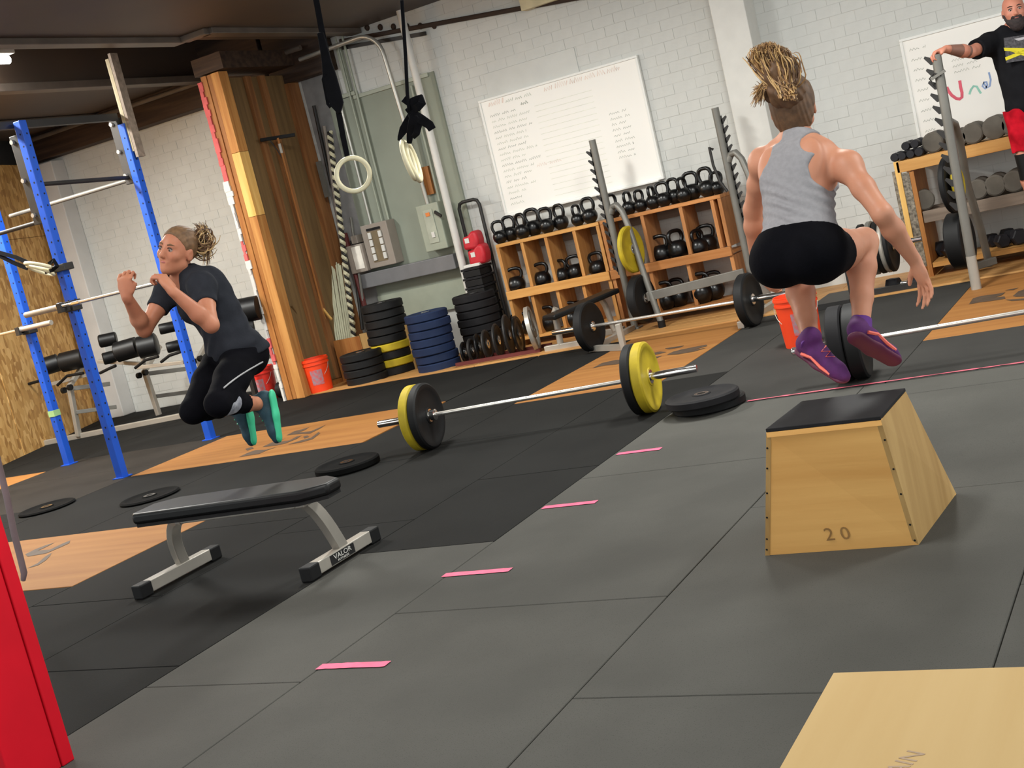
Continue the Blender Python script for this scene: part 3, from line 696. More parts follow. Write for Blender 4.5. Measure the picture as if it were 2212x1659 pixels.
# kettlebells -------------------------------------------------------
def kb_proto(h, name='kettlebell', wide=1.0):
    """h total height; body ball with flat foot and a thick looped handle"""
    t = thing(name, (0, 0, 0), 'black kettlebell', 'kettlebell')
    r = h*.36*wide; cz = r*.90
    prof = [(0, r*.55)]+[(cz-r*math.cos(g), r*math.sin(g)) for g in np.linspace(.62, PI-.55, 14)]+[(cz+r*.86, r*.40), (cz+r*.9, .001)]
    MB().lathe((0, 0, 0), (0, 0, 1), prof, 24).build('body', M_['iron'], t, smooth=True, world=False)
    zt = h-.016; w1, w2 = r*.60, r*.80; zb = cz+r*.62
    P = []
    for x, z in ((-w1*.92, zb-.01), (-w2*.98, zb+(zt-zb)*.35), (-w2, zb+(zt-zb)*.62), (-w2*.82, zb+(zt-zb)*.88), (-w2*.45, zt), (0, zt+.002), (w2*.45, zt), (w2*.82, zb+(zt-zb)*.88), (w2, zb+(zt-zb)*.62), (w2*.98, zb+(zt-zb)*.35), (w1*.92, zb-.01)): P.append((x, 0, z))
    Q = []
    for i in range(len(P)-1):
        for k in range(2): Q.append(tuple(np.array(P[i])*(1-k/2)+np.array(P[i+1])*(k/2)))
    Q.append(P[-1])
    MB().tube(Q, .0155*h/.26+.002, 10).build('handle', M_['iron'], t, smooth=True, world=False)
    return t
KB = {}
def kb(px, py, h, rz, z, label, Y=11.80, grp=None, wide=1.0):
    x = PY(px, py, Y)[0]; key = (h, wide)
    if key not in KB: KB[key] = kb_proto(h, wide=wide); o = KB[key]; o.location = (x, Y, z); o.rotation_euler = (0, 0, rz); o['label'] = label
    else: o = dup(KB[key], (x, Y, z), rz, label)
    o['group'] = grp or 'kettlebells on the cubby shelves'
    return o
row = [(1083,523,.24,.5), (1106,516,.26,.1), (1131,509,.26,-.4), (1156,503,.28,.2), (1184,498,.26,.7), (1214,490,.26,-.3), (1250,483,.22,1.35), (1276,475,.26,0)]
for i, (x, y, h, rz) in enumerate(row):
    kb(x, y, h, rz, ZT+.001, 'black kettlebell on top of the left cubby shelf, %s from the left' % ORD[i], Y=11.76+.10*(i % 2 if i not in (0, 6, 7) else 0), wide=.86)
row = [(1327,465,.24,1.2), (1361,458,.23,1.4), (1386,454,.22,1.2), (1413,448,.23,1.5), (1437,445,.24,.4), (1461,438,.25,-.3), (1480,434,.24,1.3), (1500,432,.27,.1), (1532,425,.28,-.2), (1553,419,.22,.6)]
for i, (x, y, h, rz) in enumerate(row):
    kb(x, y, h, rz, ZT+.001, 'black kettlebell on top of the right cubby shelf, %s from the left' % ORD[i], Y=11.76+.09*(i % 2 if 3 < i < 8 else 0), wide=.86)
for i, (x, y, h, rz, Y) in enumerate([(1115,612,.27,.4,11.76), (1171,600,.26,.1,11.8), (1213,592,.25,-.2,11.78), (1243,583,.26,.3,11.84), (1290,572,.25,0,11.8)]):
    kb(x, y, h, rz, .551, 'black kettlebell in left shelf upper cubbies, %s from the left' % ORD[i], Y=Y)
for i, (x, y, h, rz, Y) in enumerate([(1372,556,.25,.5,11.8), (1428,543,.28,.1,11.8), (1463,534,.30,1.1,11.8), (1508,524,.26,1.2,11.78), (1527,520,.28,.1,11.9)]):
    kb(x, y, h, rz, .551, 'black kettlebell in right shelf upper cubbies, %s from the left' % ORD[i], Y=Y)
for i, (x, y, h, rz, Y) in enumerate([(1130,730,.25,.3,11.8), (1192,720,.26,.1,11.8), (1238,710,.26,.4,11.8), (1256,705,.24,.1,11.9)]):
    kb(x, y, h, rz, .101, 'black kettlebell in left shelf lower cubbies, %s from the left' % ORD[i], Y=Y)
for i, (x, y, h, rz, Y) in enumerate([(1442,668,.28,.3,11.78), (1470,662,.28,-.2,11.86), (1520,650,.30,.2,11.76), (1547,644,.28,.4,11.86)]):
    kb(x, y, h, rz, .101, 'black kettlebell in right shelf lower cubbies, %s from the left' % ORD[i], Y=Y)

# ================================================================== bumper stacks along the wall
def stack(px, py, Y, cols, th, label, r=.225):
    x = PY(px, py, Y)[0]; z = 0
    for i, c in enumerate(cols):
        h = th*(1 if c != 'bluer' else 1.0); nm = {'rubber': 'black', 'rubber2': 'worn black', 'yellow': 'yellow', 'bluer': 'navy blue'}[c]
        key = (c, th)
        lab = '%s plate in %s, %s up' % (nm, label, ORD[i])
        loc = (x+random.uniform(-.012, .012), Y+random.uniform(-.01, .01), z+th/2)
        if key not in STK: STK[key] = make_plate('bumper_plate', r, th-.004, M_[c], lab, loc=loc)
        else: dup(STK[key], loc, random.uniform(0, 3), lab)
        STK_last = None
        z += th
STK = {}
stack(787, 800, 11.08, ['rubber']*4, .083, 'the low stack by the wooden box')
stack(850, 760, 11.40, ['rubber', 'yellow', 'rubber', 'yellow']+['rubber']*5, .086, 'the tall mixed stack')
stack(936, 740, 11.12, ['bluer']*7, .086, 'the front stack of blue plates')
stack(1038, 700, 11.62, ['rubber2']*8, .082, 'the rear stack left of the kettlebell shelf')
# plates stood on edge in a low rack
tr = thing('plate_rack', (-6.3, 11.0, 0), 'low dark rack on the floor holding upright metal plates', 'rack')
xa, xb = FL(990, 793)[0], FL(1160, 767)[0]
MB().box(xa, xb, 10.90, 10.925, 0, .012).build('floor_edge_strip', M_['silver'], tr); MB().bar((xa, 10.97, .03), (xb, 10.97, .03), .035, .035).build('rail', M_['maroon'], tr); MB().bar((xa, 11.22, .03), (xb, 11.22, .03), .035, .035).build('rail', M_['maroon'], tr)
for i, (x, y, r, mt, tw) in enumerate([(1004, 765, .11, 'rubber2', .25), (1020, 760, .12, 'steel', .2), (1036, 757, .14, 'rubber2', .3), (1054, 752, .15, 'steel', .2), (1077, 742, .17, 'steel', .25), (1100, 730, .205, 'steel', .3), (1121, 728, .19, 'rubber2', .25)]):
    X_ = PY(x, y, 11.1)[0]
    o = make_plate('iron_plate', r, .03, M_['iron'] if mt != 'steel' else M_['steeld'], 'upright iron plate in the low floor rack, %s from the left' % ORD[i], group='upright plates in the low floor rack', loc=(X_, 11.1, r+.012))
    o.rotation_euler = Euler((0, PI/2+.0, tw), 'XYZ')
X_ = PY(1150, 712, 11.06)[0]
sp_ = thing('spoked_plate', (X_, 11.06, .235), 'big silver spoked plate standing upright at the right end of the low rack', 'weight plate'); sp_.rotation_euler = Euler((0, PI/2-.06, .35), 'XYZ')
MB().lathe((0, 0, 0), (0, 0, 1), [(-.02, .19), (-.02, .225), (.02, .225), (.02, .19)], 40, close=True).build('rim', M_['silver'], sp_, smooth=True, world=False)
MB().lathe((0, 0, 0), (0, 0, 1), [(-.018, .026), (-.018, .09), (.018, .09), (.018, .026)], 30, close=True).build('hub', M_['steel'], sp_, smooth=True, world=False)
for k in range(5):
    g = 2*PI*k/5; MB().obox((.14*math.cos(g), .14*math.sin(g), 0), ((math.cos(g), math.sin(g), 0), (-math.sin(g), math.cos(g), 0), (0, 0, 1)), (.12, .075, .016)).build('spoke', M_['steel'], sp_, world=False, bevel=.004)

# ================================================================== squat stands
def stand(x, y, top, out, label, zr=1.2, lean=0., leg=None):
    """upright with a saw-toothed strip on the side 'out' (+1/-1 in x); rear leg arches inwards"""
    t = thing('squat_stand', (x, y, 0), label, 'squat rack')
    MB().tube([(x, y, .0), (x-lean, y, top)], .034, 14).build('upright', M_['steel'], t, smooth=True)
    n = 14; P = [(x+out*.030, y-.006, .55)]; st = (top-.10-.55)/n
    for k in range(n):
        z = .55+st*k; lx_ = lean*z/top
        P += [(x-lx_+out*.036, y-.006, z+st*.05), (x-lx_+out*.082, y-.006, z+st*.80), (x-lx_+out*.076, y-.006, z+st*.92), (x-lx_+out*.040, y-.006, z+st*.62)]
    P.append((x-lean+out*.030, y-.006, top-.1))
    # build tooth by tooth so the strip stays convex piecewise
    tt = MB(); tt.box(*(sorted((x-lean*.5+out*.028, x-lean*.5+out*.044))), y-.007, y+.007, .55, top-.08) if not lean else None
    for k in range(n):
        z = .58+st*k; lx_ = lean*z/top; xx = x-lx_
        tt.prism([(xx+out*.032, y-.007, z), (xx+out*.046, y-.007, z), (xx+out*.088, y-.007, z+st*.62), (xx+out*.080, y-.007, z+st*.78), (xx+out*.036, y-.007, z+st*.5)], (0, .014, 0))
    o = tt.build('saw_tooth_strip', M_['steeld'], t); tag(o, kind='stuff')
    # rear leg: arches out of the upright and drops to the floor
    lg = leg or -out; xi = x+lg*.38; arch = [(x+lg*.02, y, zr-.06), (x+lg*.05, y, zr), (x+lg*.11, y-.03, zr+.01), (x+lg*.16, y-.05, zr-.06), (x+lg*.20, y-.08, zr-.2), (x+lg*.30, y-.18, .45), (xi, y-.24, .03)]
    Q = []
    for i in range(len(arch)-1):
        for k in range(3): Q.append(np.array(arch[i])*(1-k/3)+np.array(arch[i+1])*(k/3))
    Q.append(np.array(arch[-1]))
    MB().tube(Q, .030, 12).build('rear_leg', M_['steel'], t, smooth=True)
    MB().lathe((xi, y-.24, 0), (0, 0, 1), [(0, .036), (.07, .036)], 14).build('rubber_foot', M_['rubber'], t, smooth=True)
    MB().box(x-.06, x+.06, y-.06, y+.06, 0, .02).build('base_plate', M_['steel'], t, bevel=.004)
    return t, (xi, y-.24)
A = PY(1283, 300, 11.55); B_ = PY(1548, 232, 11.55)
tA, fa = stand(A[0], 11.50, 1.86, -1, 'grey squat stand with saw-tooth hooks in front of the whiteboard')
MB().box(A[0]-.03, A[0]+.03, 10.45, 11.44, .0, .05).build('skid_tube', M_['silver'], tA, bevel=.005)
q = FL(1348, 757); MB().box(q[0]-.025, q[0]+.025, q[1]-.02, q[1]+.03, 0, .24).build('front_stub', M_['silver'], tA, bevel=.008)
MB().bar((A[0], 10.47, .03), (q[0], q[1], .03), .05, .05).build('skid_tube', M_['silver'], tA)
tB, fb_ = stand(B_[0], 11.50, 1.86, 1, 'grey squat stand with saw-tooth hooks left of the white column', zr=1.42, leg=1)
q = FL(1603, 709); MB().box(q[0]-.03, q[0]+.03, q[1]-.02, 11.4, .0, .06).build('skid_tube', M_['silver'], tB, bevel=.005)
MB().tube([(B_[0]-.10, 11.5, 1.50), (B_[0]-.13, 11.5, 1.53), (B_[0]-.13, 11.5, 1.36), (B_[0]-.1, 11.5, 1.2), (B_[0]-.05, 11.5, 1.1)], .014, 8).build('hook_loop', M_['steeld'], tB, smooth=True)
p0 = PY(1398, 641, 11.3); p1 = PY(1606, 590, 11.4)
o = MB().bar(p0, (p1[0], 11.42, p1[2]), .05, .085).build('crossbar', M_['steel'], tA, bevel=.005)
# plates hung on the left stand, between its legs
q = PY(1357, 540, 11.36); yp = make_plate('bumper_plate', .225, .05, M_['yellow'], 'yellow plate hung on the left squat stand', loc=(q[0]+.03, 11.36, q[2])); yp.rotation_euler = Euler((0, PI/2, -.1), 'XYZ')
q = PY(1387, 640, 11.30); yp = make_plate('bumper_plate', .225, .09, M_['rubber'], 'black plates hung low on the left squat stand', loc=(q[0], 11.28, .30)); yp.rotation_euler = Euler((0, PI/2, -.1), 'XYZ')
# right-hand rack
t3 = thing('squat_rack', (-1.75, 10.3, 0), 'grey squat rack upright at right with the bearded man leaning on it', 'squat rack')
Yk = 10.3; kt = PY(2022, 118, Yk); kb_ = np.array((kt[0]-.03, Yk, 0))
def up3(z): return kb_+(kt-kb_)*z/kt[2]
MB().tube([up3(0), up3(.25), up3(kt[2])], .036, 14).build('upright', M_['steel'], t3, smooth=True)
MB().tube([up3(.0), up3(.26)], .038, 14).build('lower_sleeve', M_['silver'], t3, smooth=True)
tt = MB()
for k in range(13):
    z = .62+k*.092; c = up3(z); tt.prism([c+(-.034, -.007, -.0), c+(-.05, -.007, 0), c+(-.09, -.007, .06), c+(-.08, -.007, .074), c+(-.036, -.007, .05)], (0, .014, 0))
tag(tt.build('saw_tooth_strip', M_['steeld'], t3), kind='stuff')
arch = [PY(2047, 285, 10.42), PY(2050, 262, 10.5), PY(2062, 268, 10.7), PY(2072, 300, 10.85), PY(2090, 400, 11.1), PY(2120, 500, 11.3), PY(2137, 572, 11.45)]
Q = []
for i in range(len(arch)-1):
    for k in range(3): Q.append(arch[i]*(1-k/3)+arch[i+1]*(k/3))
Q.append(arch[-1]); MB().tube(Q, .032, 12).build('rear_leg', M_['steel'], t3, smooth=True)
MB().bar(PY(2100, 578, 11.2), PY(2150, 562, 11.35), .05, .06).build('foot_bar', M_['steel'], t3, bevel=.005)
MB().bar(up3(1.62)+(-.06, -.04, 0), up3(1.66)+(.05, -.04, 0), .02, .02).build('spring_clip', M_['steel'], t3); MB().tube([up3(1.6)+(-.05, -.03, -.02), up3(1.6)+(-.07, -.03, .03), up3(1.6)+(-.03, -.04, .06), up3(1.6)+(.02, -.04, .03)], .006, 6).build('spring_clip', M_['steeld'], t3)
q = PY(2052, 400, 10.62); o = make_plate('bumper_plate', .225, .05, M_['rubber'], 'dark plate hung high on the right squat rack', loc=(q[0], 10.66, q[2])); o.rotation_euler = Euler((0, PI/2, -.15), 'XYZ')
o = make_plate('bumper_plate', .14, .03, M_['yellow'], 'yellow plate hung behind the dark one on the right squat rack', loc=(q[0]+.055, 10.66, q[2])); o.rotation_euler = Euler((0, PI/2, -.15), 'XYZ')
q = PY(2072, 520, 10.72); o = make_plate('bumper_plate', .225, .13, M_['rubber'], 'thick black plate hung low on the right squat rack', loc=(q[0], 10.76, q[2])); o.rotation_euler = Euler((0, PI/2, -.12), 'XYZ')

# ================================================================== far bench beside the plates
b2 = thing('flat_bench', (-5.4, 11.0, 0), 'small bench with light grey frame behind the far barbell', 'bench')
MB().bar(PY(1184, 688, 10.75), PY(1325, 628, 11.42), .22, .05).build('pad', M_['black'], b2, bevel=.015)
q = FL(1178, 762); MB().box(q[0], q[0]+.55, 10.93, 10.99, 0, .06).build('foot_tube', M_['silver'], b2, bevel=.005)
tp = PY(1205, 682, 10.96); MB().tube([(tp[0]+.0, 10.96, .40), (tp[0]-.03, 10.96, .36), (tp[0]-.03, 10.96, .25), (q[0]+.17, 10.96, .05)], .032, 10).build('leg', M_['silver'], b2, smooth=True)
MB().tube([(tp[0]+.28, 11.35, .40), (tp[0]+.30, 11.4, .3), (tp[0]+.34, 11.4, .03)], .03, 10).build('leg', M_['silver'], b2, smooth=True)
MB().box(tp[0]+.16, tp[0]+.44, 11.38, 11.44, 0, .06).build('foot_tube', M_['silver'], b2, bevel=.005)

# ================================================================== dumbbell shelf at right
ds = thing('dumbbell_shelf', (-1.6, 11.6, 0), 'wooden rack of big round dumbbells below the second whiteboard', 'shelf')
e0 = PY(1930, 345, 11.5)[0]; Zt = .5*(PY(1930, 345, 11.5)[2]+PY(2180, 300, 11.5)[2])
dzm = PY(2000, 455, 11.5)[2]
MB().box(e0+.02, e0+2.2, 11.46, 11.50, Zt-.10, Zt-.004).build('front_rail', M_['pine'], ds, bevel=.003)
MB().box(e0+.02, e0+2.2, 11.50, 12.0, Zt-.035, Zt).build('top_board', M_['pine'], ds)
MB().box(e0, e0+.045, 11.46, 11.50, 0, Zt).build('corner_post', M_['stud_pale'], ds, bevel=.003)
MB().box(e0, e0+.04, 11.94, 12.0, 0, Zt).build('corner_post', M_['stud'], ds, bevel=.003)
MB().box(e0+.046, e0+.11, 11.47, 11.50, .1, Zt-.11).build('perforated_strip', M_['foil'], ds); MB().box(e0-.035, e0-.003, 11.5, 11.53, .15, Zt-.08).build('perforated_strip', M_['foil'], ds)
MB().box(e0+.112, e0+.15, 11.47, 11.99, 0, Zt-.11).build('side_board', M_['stud'], ds)
for zz in (dzm, ):
    MB().box(e0+.16, e0+2.2, 11.46, 11.50, zz-.10, zz-.0).build('front_rail', M_['shelf_grey'], ds, bevel=.003); MB().box(e0+.16, e0+2.2, 11.501, 11.98, zz-.035, zz-.003).build('shelf_board', M_['shelf_grey'], ds)
MB().box(e0+.16, e0+2.2, 11.46, 11.98, .08, .12).build('bottom_board', M_['pine'], ds)
def dumbbell(x, y, z, r, L, mt, label, rz=0., hexa=False):
    t = thing('dumbbell', (x, y, z+r), label, 'dumbbell', 'dumbbells on the right wooden rack', rz)
    n = 6 if hexa else 24
    for s in (-1, 1):
        c = s*(L/2+.055)
        MB().lathe((0, c, 0), (0, 1, 0), [(-.055, r*.86), (-.045, r), (.045, r), (.055, r*.86), (.055, .001)], n).build('head', mt, t, smooth=not hexa, world=False)
    MB().cyl((0, -L/2-.01, 0), (0, L/2+.01, 0), .016, 12).build('grip', M_['chrome'], t, smooth=True, world=False)
    return t
def dbx(px, py, Y): return PY(px, py, Y)[0]
k = 0
for i, (px, py, r, mt) in enumerate([(2020, 317, .088, 'dbell'), (2072, 300, .075, 'dbell'), (2104, 290, .088, 'dbell'), (2150, 275, .095, 'dbell'), (2188, 268, .09, 'dbell')]):
    dumbbell(dbx(px, py, 11.6), 11.68, Zt+.001, r, .11, M_[mt], 'large round grey dumbbell on top of the right rack, %s from the left' % ORD[i])
for i, (px, py, r, zz) in enumerate([(1936, 334, .036, 0), (1952, 331, .036, 0), (1970, 327, .036, 0), (1988, 322, .038, 0), (1960, 312, .036, .074), (1980, 310, .036, .076)]):
    dumbbell(dbx(px, py, 11.56), 11.62, Zt+.001+zz, r, .10, M_['dbell_k'], 'small dark dumbbell %s right rack top end, %s from left' % ('in upper layer at' if zz else 'in lower layer at', ORD[i if not zz else i-4]), hexa=False)
for i, (px, py, r) in enumerate([(1990, 430, .088), (2112, 395, .085), (2150, 387, .088), (2190, 378, .09)]):
    dumbbell(dbx(px, py, 11.6), 11.68, dzm+.001, r, .11, M_['dbell'], 'round grey dumbbell on the right rack middle level, %s from the left' % ORD[i], rz=.25 if i == 0 else 0)
for i, (px, py, r) in enumerate([(2038, 540, .07), (2062, 566, .06), (2150, 520, .06), (2185, 512, .07)]):
    dumbbell(dbx(px, py, 11.62), 11.72, .121, r, .11, M_['dbell_k'], 'dark hexagonal dumbbell on the right rack lowest level, %s from left' % ORD[i], rz=.5, hexa=True)
dumbbell(dbx(1948, 575, 11.0), 10.98, .001, .055, .10, M_['dbell_k'], 'small dumbbell on the floor left of the right rack', rz=1.2, hexa=True)

# plate tree behind the right woman
pt = thing('plate_tree', (-2.75, 10.9, 0), 'dark plate tree standing behind the woman at right', 'rack')
px0 = PY(1840, 600, 10.9)[0]
MB().box(px0-.04, px0+.04, 10.86, 10.94, .0, .5).build('post', M_['steeld'], pt, bevel=.004); MB().box(px0-.04, px0+.55, 10.87, 10.93, 0, .06).build('foot', M_['steeld'], pt); MB().cyl((px0, 10.9, .40), (px0+.62, 10.9, .40), .024, 12).build('peg', M_['chrome'], pt, smooth=True); MB().box(px0-.3, px0+.02, 10.6, 11.2, 0, .05).build('foot', M_['steeld'], pt)
for i, (px, r, th, mt) in enumerate([(1872, .215, .05, 'rubber'), (1892, .225, .05, 'steel'), (1908, .225, .045, 'rubber'), (1920, .225, .04, 'silver'), (1930, .225, .04, 'rubber')]):
    o = make_plate('bumper_plate', r, th, M_[mt], '%s plate on the plate tree behind the right woman, %s from left' % ({'rubber': 'black', 'steel': 'dull grey', 'silver': 'silver'}[mt], ORD[i]), loc=(PY(px, 560, 10.9)[0], 10.9, .40)); o.rotation_euler = Euler((0, PI/2, 0), 'XYZ')

# bucket right
c = FL(1722, 752); bucket((c[0]+.02, c[1]+.12, 0), 'orange bucket standing behind the legs of the woman at right', M_['orange'])
# ================================================================== stud partition with the faded red board edge
sw = thing('stud_partition', (-8.72, 11.4, 0), 'unfinished pine stud partition with torn red board edge, left of the green panel', 'partition')
x0, x1 = -8.86, -8.60
MB().box(x0+.012, x0+.085, 10.72, 10.86, 0, 3.45).build('end_stud', M_['stud'], sw, bevel=.003)
MB().box(x0+.088, x0+.150, 10.73, 10.86, 0, 3.45).build('end_stud', M_['stud'], sw, bevel=.003)
MB().box(x0+.153, x1, 10.715, 10.86, 0, 1.95).build('end_stud', M_['stud_edge'], sw, bevel=.003)
MB().box(x0+.153, x1, 10.715, 10.86, 1.953, 2.62).build('end_stud', M_['stud_pale'], sw, bevel=.003)
MB().box(x0+.153, x1, 10.715, 10.86, 2.623, 3.45).build('end_stud', M_['stud_edge'], sw, bevel=.003)
MB().box(x0-.022, x0-.0, 10.72, 12.06, 0, 3.40).build('plasterboard', M_['plaster'], sw)
mr = MB(); mw = MB(); mp_ = MB()
z = .0
while z < 3.4:   # ragged, torn edge of the board: faded red above, bare plaster and chipped red lower down
    h = random.uniform(.03, .09); big = 0
    if z > 2.36: q = mr
    elif z > 2.12: q = mw; big = .02
    elif z > 1.72: q = mp_
    elif z > 1.50: q = mr
    elif z > 1.40: q = mw; big = .012
    elif z > .62: q = mp_ if random.random() < .8 else mw
    elif z > .36: q = mr
    else: q = mw
    q.box(x0-.026-random.uniform(0, .012)-big, x0+.004+random.uniform(-.012, .012)+big*1.5+(.02 if z > 2.36 else 0), 10.700+random.uniform(0, .01), 10.722, z, min(z+h, 3.4)); z += h
tag(mp_.build('bare_plaster_edge', M_['plaster'], sw), kind='stuff')
tag(mr.build('torn_red_edge', M_['redfade'], sw), kind='stuff'); tag(mw.build('torn_plaster_edge', M_['white'], sw), kind='stuff')
MB().box(x1-.115, x1-.10, 10.87, 12.05, .05, 3.4).build('bay_backing', M_['bay'], sw)
for y in (11.20, 11.44, ): MB().box(x1-.099, x1-.055, y, y+.09, .05, 3.4).build('bay_stud', M_['stud_old'], sw, bevel=.002)
MB().box(x1-.099, x1-.03, 11.88, 12.06, .05, 3.3).build('bay_stud', M_['stud_old'], sw, bevel=.002)
MB().box(x0, x1, 10.87, 12.05, 0, .045).build('sole_plate', M_['stud'], sw)
MB().box(x0-.03, x1+.10, 10.69, 12.06, 3.46, 3.63).build('head_plate', M_['darkwood'], sw)
# grey wall strip, green board and its mouldings
gp = thing('green_panel', (-7.6, YW, .3), 'large sage green painted board fixed to the wall behind the electrical boxes', 'panel')
gx0, gx1 = -8.30, -6.92
MB().box(-8.60, gx0, YW-.012, YW-.001, .2, 3.3).build('side_strip', mat('grey_wall_strip', (138, 138, 138), .7), gp)
MB().box(gx0, gx1, YW-.03, YW-.001, .50, 2.98).build('board', M_['green'], gp)
MB().box(gx0-.02, -7.92, YW-.05, YW-.001, 2.985, 3.03).build('moulding', M_['gbox2'], gp, bevel=.004)
MB().box(-7.955, -6.98, YW-.05, YW-.001, 2.94, 2.983).build('moulding', M_['gbox2'], gp, bevel=.004)
MB().box(-8.02, -7.96, YW-.05, YW-.001, 3.035, 3.5).build('moulding', M_['gbox2'], gp, bevel=.004)
MB().box(gx0-.0, -7.0, YW-.045, YW-.031, .50, .80).build('lower_board', M_['gbox2'], gp)
# steel channel shelf
o = MB().box(-8.36, -7.12, YW-.20, YW-.052, .925, 1.085).build('steel_channel', M_['gray'], bevel=.008); tag(o, 'thick grey painted beam fixed across the green panel under the boxes', 'beam')
# electrical boxes and conduits
e1 = thing('breaker_box', (-8.1, YW, 1.1), 'brownish grey electrical box with open white switches on the green panel', 'electrical box')
MB().box(-8.19, -7.84, YW-.20, YW-.032, 1.12, 1.60).build('cabinet', M_['gbox'], e1, bevel=.008)
MB().box(-8.115, -7.93, YW-.205, YW-.201, 1.18, 1.52).build('open_door_recess', mat('inner_brown', (120, 104, 78), .6), e1)
for x in (-8.10, -7.965): 
    for k in range(4): MB().box(x, x+.04, YW-.225, YW-.206, 1.20+.08*k, 1.27+.08*k).build('switch', M_['white'], e1, bevel=.003)
MB().box(-8.11, -7.93, YW-.215, YW-.206, 1.53, 1.555).build('switch', M_['hole'], e1)
MB().box(-8.42, -8.20, YW-.24, YW-.032, 1.11, 1.42).build('side_box', M_['gbox'], e1, bevel=.008)
MB().box(-8.345, -8.225, YW-.244, YW-.241, 1.15, 1.40).build('paper_label', mat('paper', (238, 232, 220), .7), e1)
MB().box(-8.36, -8.28, YW-.18, YW-.032, 1.43, 1.52).build('side_box', M_['gbox'], e1, bevel=.006)
e2 = thing('switch_box', (-7.3, YW, 1.2), 'tall pale green switch box with an orange light right of the brown one', 'electrical box')
MB().box(-7.44, -7.16, YW-.19, YW-.032, 1.16, 1.66).build('cabinet', M_['gbox2'], e2, bevel=.01)
MB().box(-7.36, -7.24, YW-.2, YW-.191, 1.24, 1.60).build('cover_plate', mat('cover_green', (170, 174, 158), .5), e2, bevel=.004)
MB().box(-7.325, -7.275, YW-.206, YW-.2, 1.53, 1.57).build('indicator_light', mat('amber', (226, 130, 60), .4), e2); MB().box(-7.31, -7.27, YW-.212, YW-.2, 1.30, 1.36).build('switch', M_['white'], e2, bevel=.003)
MB().bar((-7.21, YW-.2, 1.56), (-7.13, YW-.22, 1.50), .02, .03).build('lever', M_['steeld'], e2)
def conduit(pts, r, label, mt='conduit'):
    o = MB().tube(pts, r, 10).build('conduit', M_[mt], smooth=True); tag(o, label, 'pipe'); return o
yc = YW-.06
conduit([(-8.13, yc, 1.60), (-8.13, yc, 3.62)], .016, 'thin bright conduit rising from the brown electrical box, behind the hanging ring', 'conduit')
conduit([(-7.98, yc, 1.60), (-7.98, yc, 3.62)], .010, 'slender middle conduit rising up the green panel', 'gbox2')
conduit([(-7.89, yc, 1.60), (-7.89, yc, 3.62)], .014, 'right one of the slim conduits rising from the brown electrical box', 'gbox2')
P = [(-8.42, 11.9, 3.50), (-7.62, 11.9, 3.52)]+[(-7.62+.26*math.sin(g), 11.9, 3.26+.26*math.cos(g)) for g in np.linspace(.2, PI/2, 7)]+[(-7.34, 11.93, 2.6), (-7.33, 11.98, 1.66)]
conduit(P, .024, 'bent pale conduit curving down to the tall switch box')
conduit([(-7.2, yc, 1.66), (-7.2, yc, 2.9)], .014, 'short conduit beside the grey round pole on the green panel', 'gbox2')
o = MB().box(-7.33, -7.24, YW-.07, YW-.03, 1.75, 2.05).build('wooden_block', M_['stud']); tag(o, 'small worn wooden strip hanging on the green panel above the switch box', 'wood strip')

# plywood base box and the leaning stock in the corner
o = thing('plywood_bin', (-8.1, 11.5, 0), 'plywood base box standing in the corner under the leaning rods', 'box')
zt = PY(735, 733, 11.45)[2]
MB().box(-8.58, -8.22, 11.40, 11.42, 0, zt).build('front_panel', M_['stud'], o, bevel=.003); MB().box(-8.215, -7.60, 11.40, 11.42, 0, zt+.02).build('front_panel', M_['ply_b'], o, bevel=.003)
MB().box(-8.58, -7.60, 11.421, 12.04, zt-.05, zt-.03).build('floor_panel', M_['ply_b'], o)
zb = zt-.028
def leaner(name, p, q, r, mt, label, cat='rod', n=8, group=None):
    o = MB().tube([p, q], r, n).build(name, M_[mt], smooth=n > 5); tag(o, label, cat, group); return o
for i in range(9):
    pt = PY(703+4.6*i+random.uniform(-1, 1), 570+(5 if i in (0, 7) else 0)+random.uniform(-4, 3), 11.9); pb = PY(727+4.3*i, 735-1.6*i, 11.6)
    pb[2] = zb; o = MB().bar(pb, pt, .020, .014).build('pvc_strip', M_['pvc']); tag(o, 'pale plastic strip leaning in the corner, %s from the left of the bundle' % ORD[i], 'strip', 'pale plastic strips leaning in the corner')
p = PY(712, 285, 11.9); q = PY(754, 690, 11.56); q[2] = zb; n = 150; pth = []; pth2 = []
for k in range(n+1):
    t = k/n; c = p*(1-t)+q*t; g = t*2*PI*26; pth.append(c+np.array((math.cos(g), math.sin(g), 0))*.017); pth2.append(c-np.array((math.cos(g), math.sin(g), 0))*.017)
ro = thing('twisted_rope', (q[0], q[1], q[2]), 'pale and dark twisted rope hanging left of the ring in the corner', 'rope')
MB().tube(pth, .021, 6).build('pale_strand', M_['rope'], ro, smooth=True); MB().tube(pth2, .015, 6).build('dark_strand', M_['steeld'], ro, smooth=True)
for i, (a, b, r, mt, lab) in enumerate([((745, 505), (800, 708), .03, 'maroon', 'dark red pipe leaning beside the brown electrical box'), ((760, 520), (783, 712), .02, 'steeld', 'thin dark bar leaning between the rope and the dark red pipe'),
        ((758, 470), (792, 706), .016, 'steel', 'slim grey bar leaning right of the twisted rope'), ((678, 228), (716, 400), .02, 'steeld', 'dark bar leaning high in the corner behind the ring'), ((700, 272), (742, 560), .018, 'gbox', 'dusty brown pipe leaning high in the corner')]):
    p = PY(*a, 12.0); q = PY(*b, 11.75); q[2] = max(q[2], zb) if i < 3 else q[2]
    if i >= 3: q = PY(*b, 12.02)
    leaner('leaning_bar', q, p, r, mt, lab, 'bar')
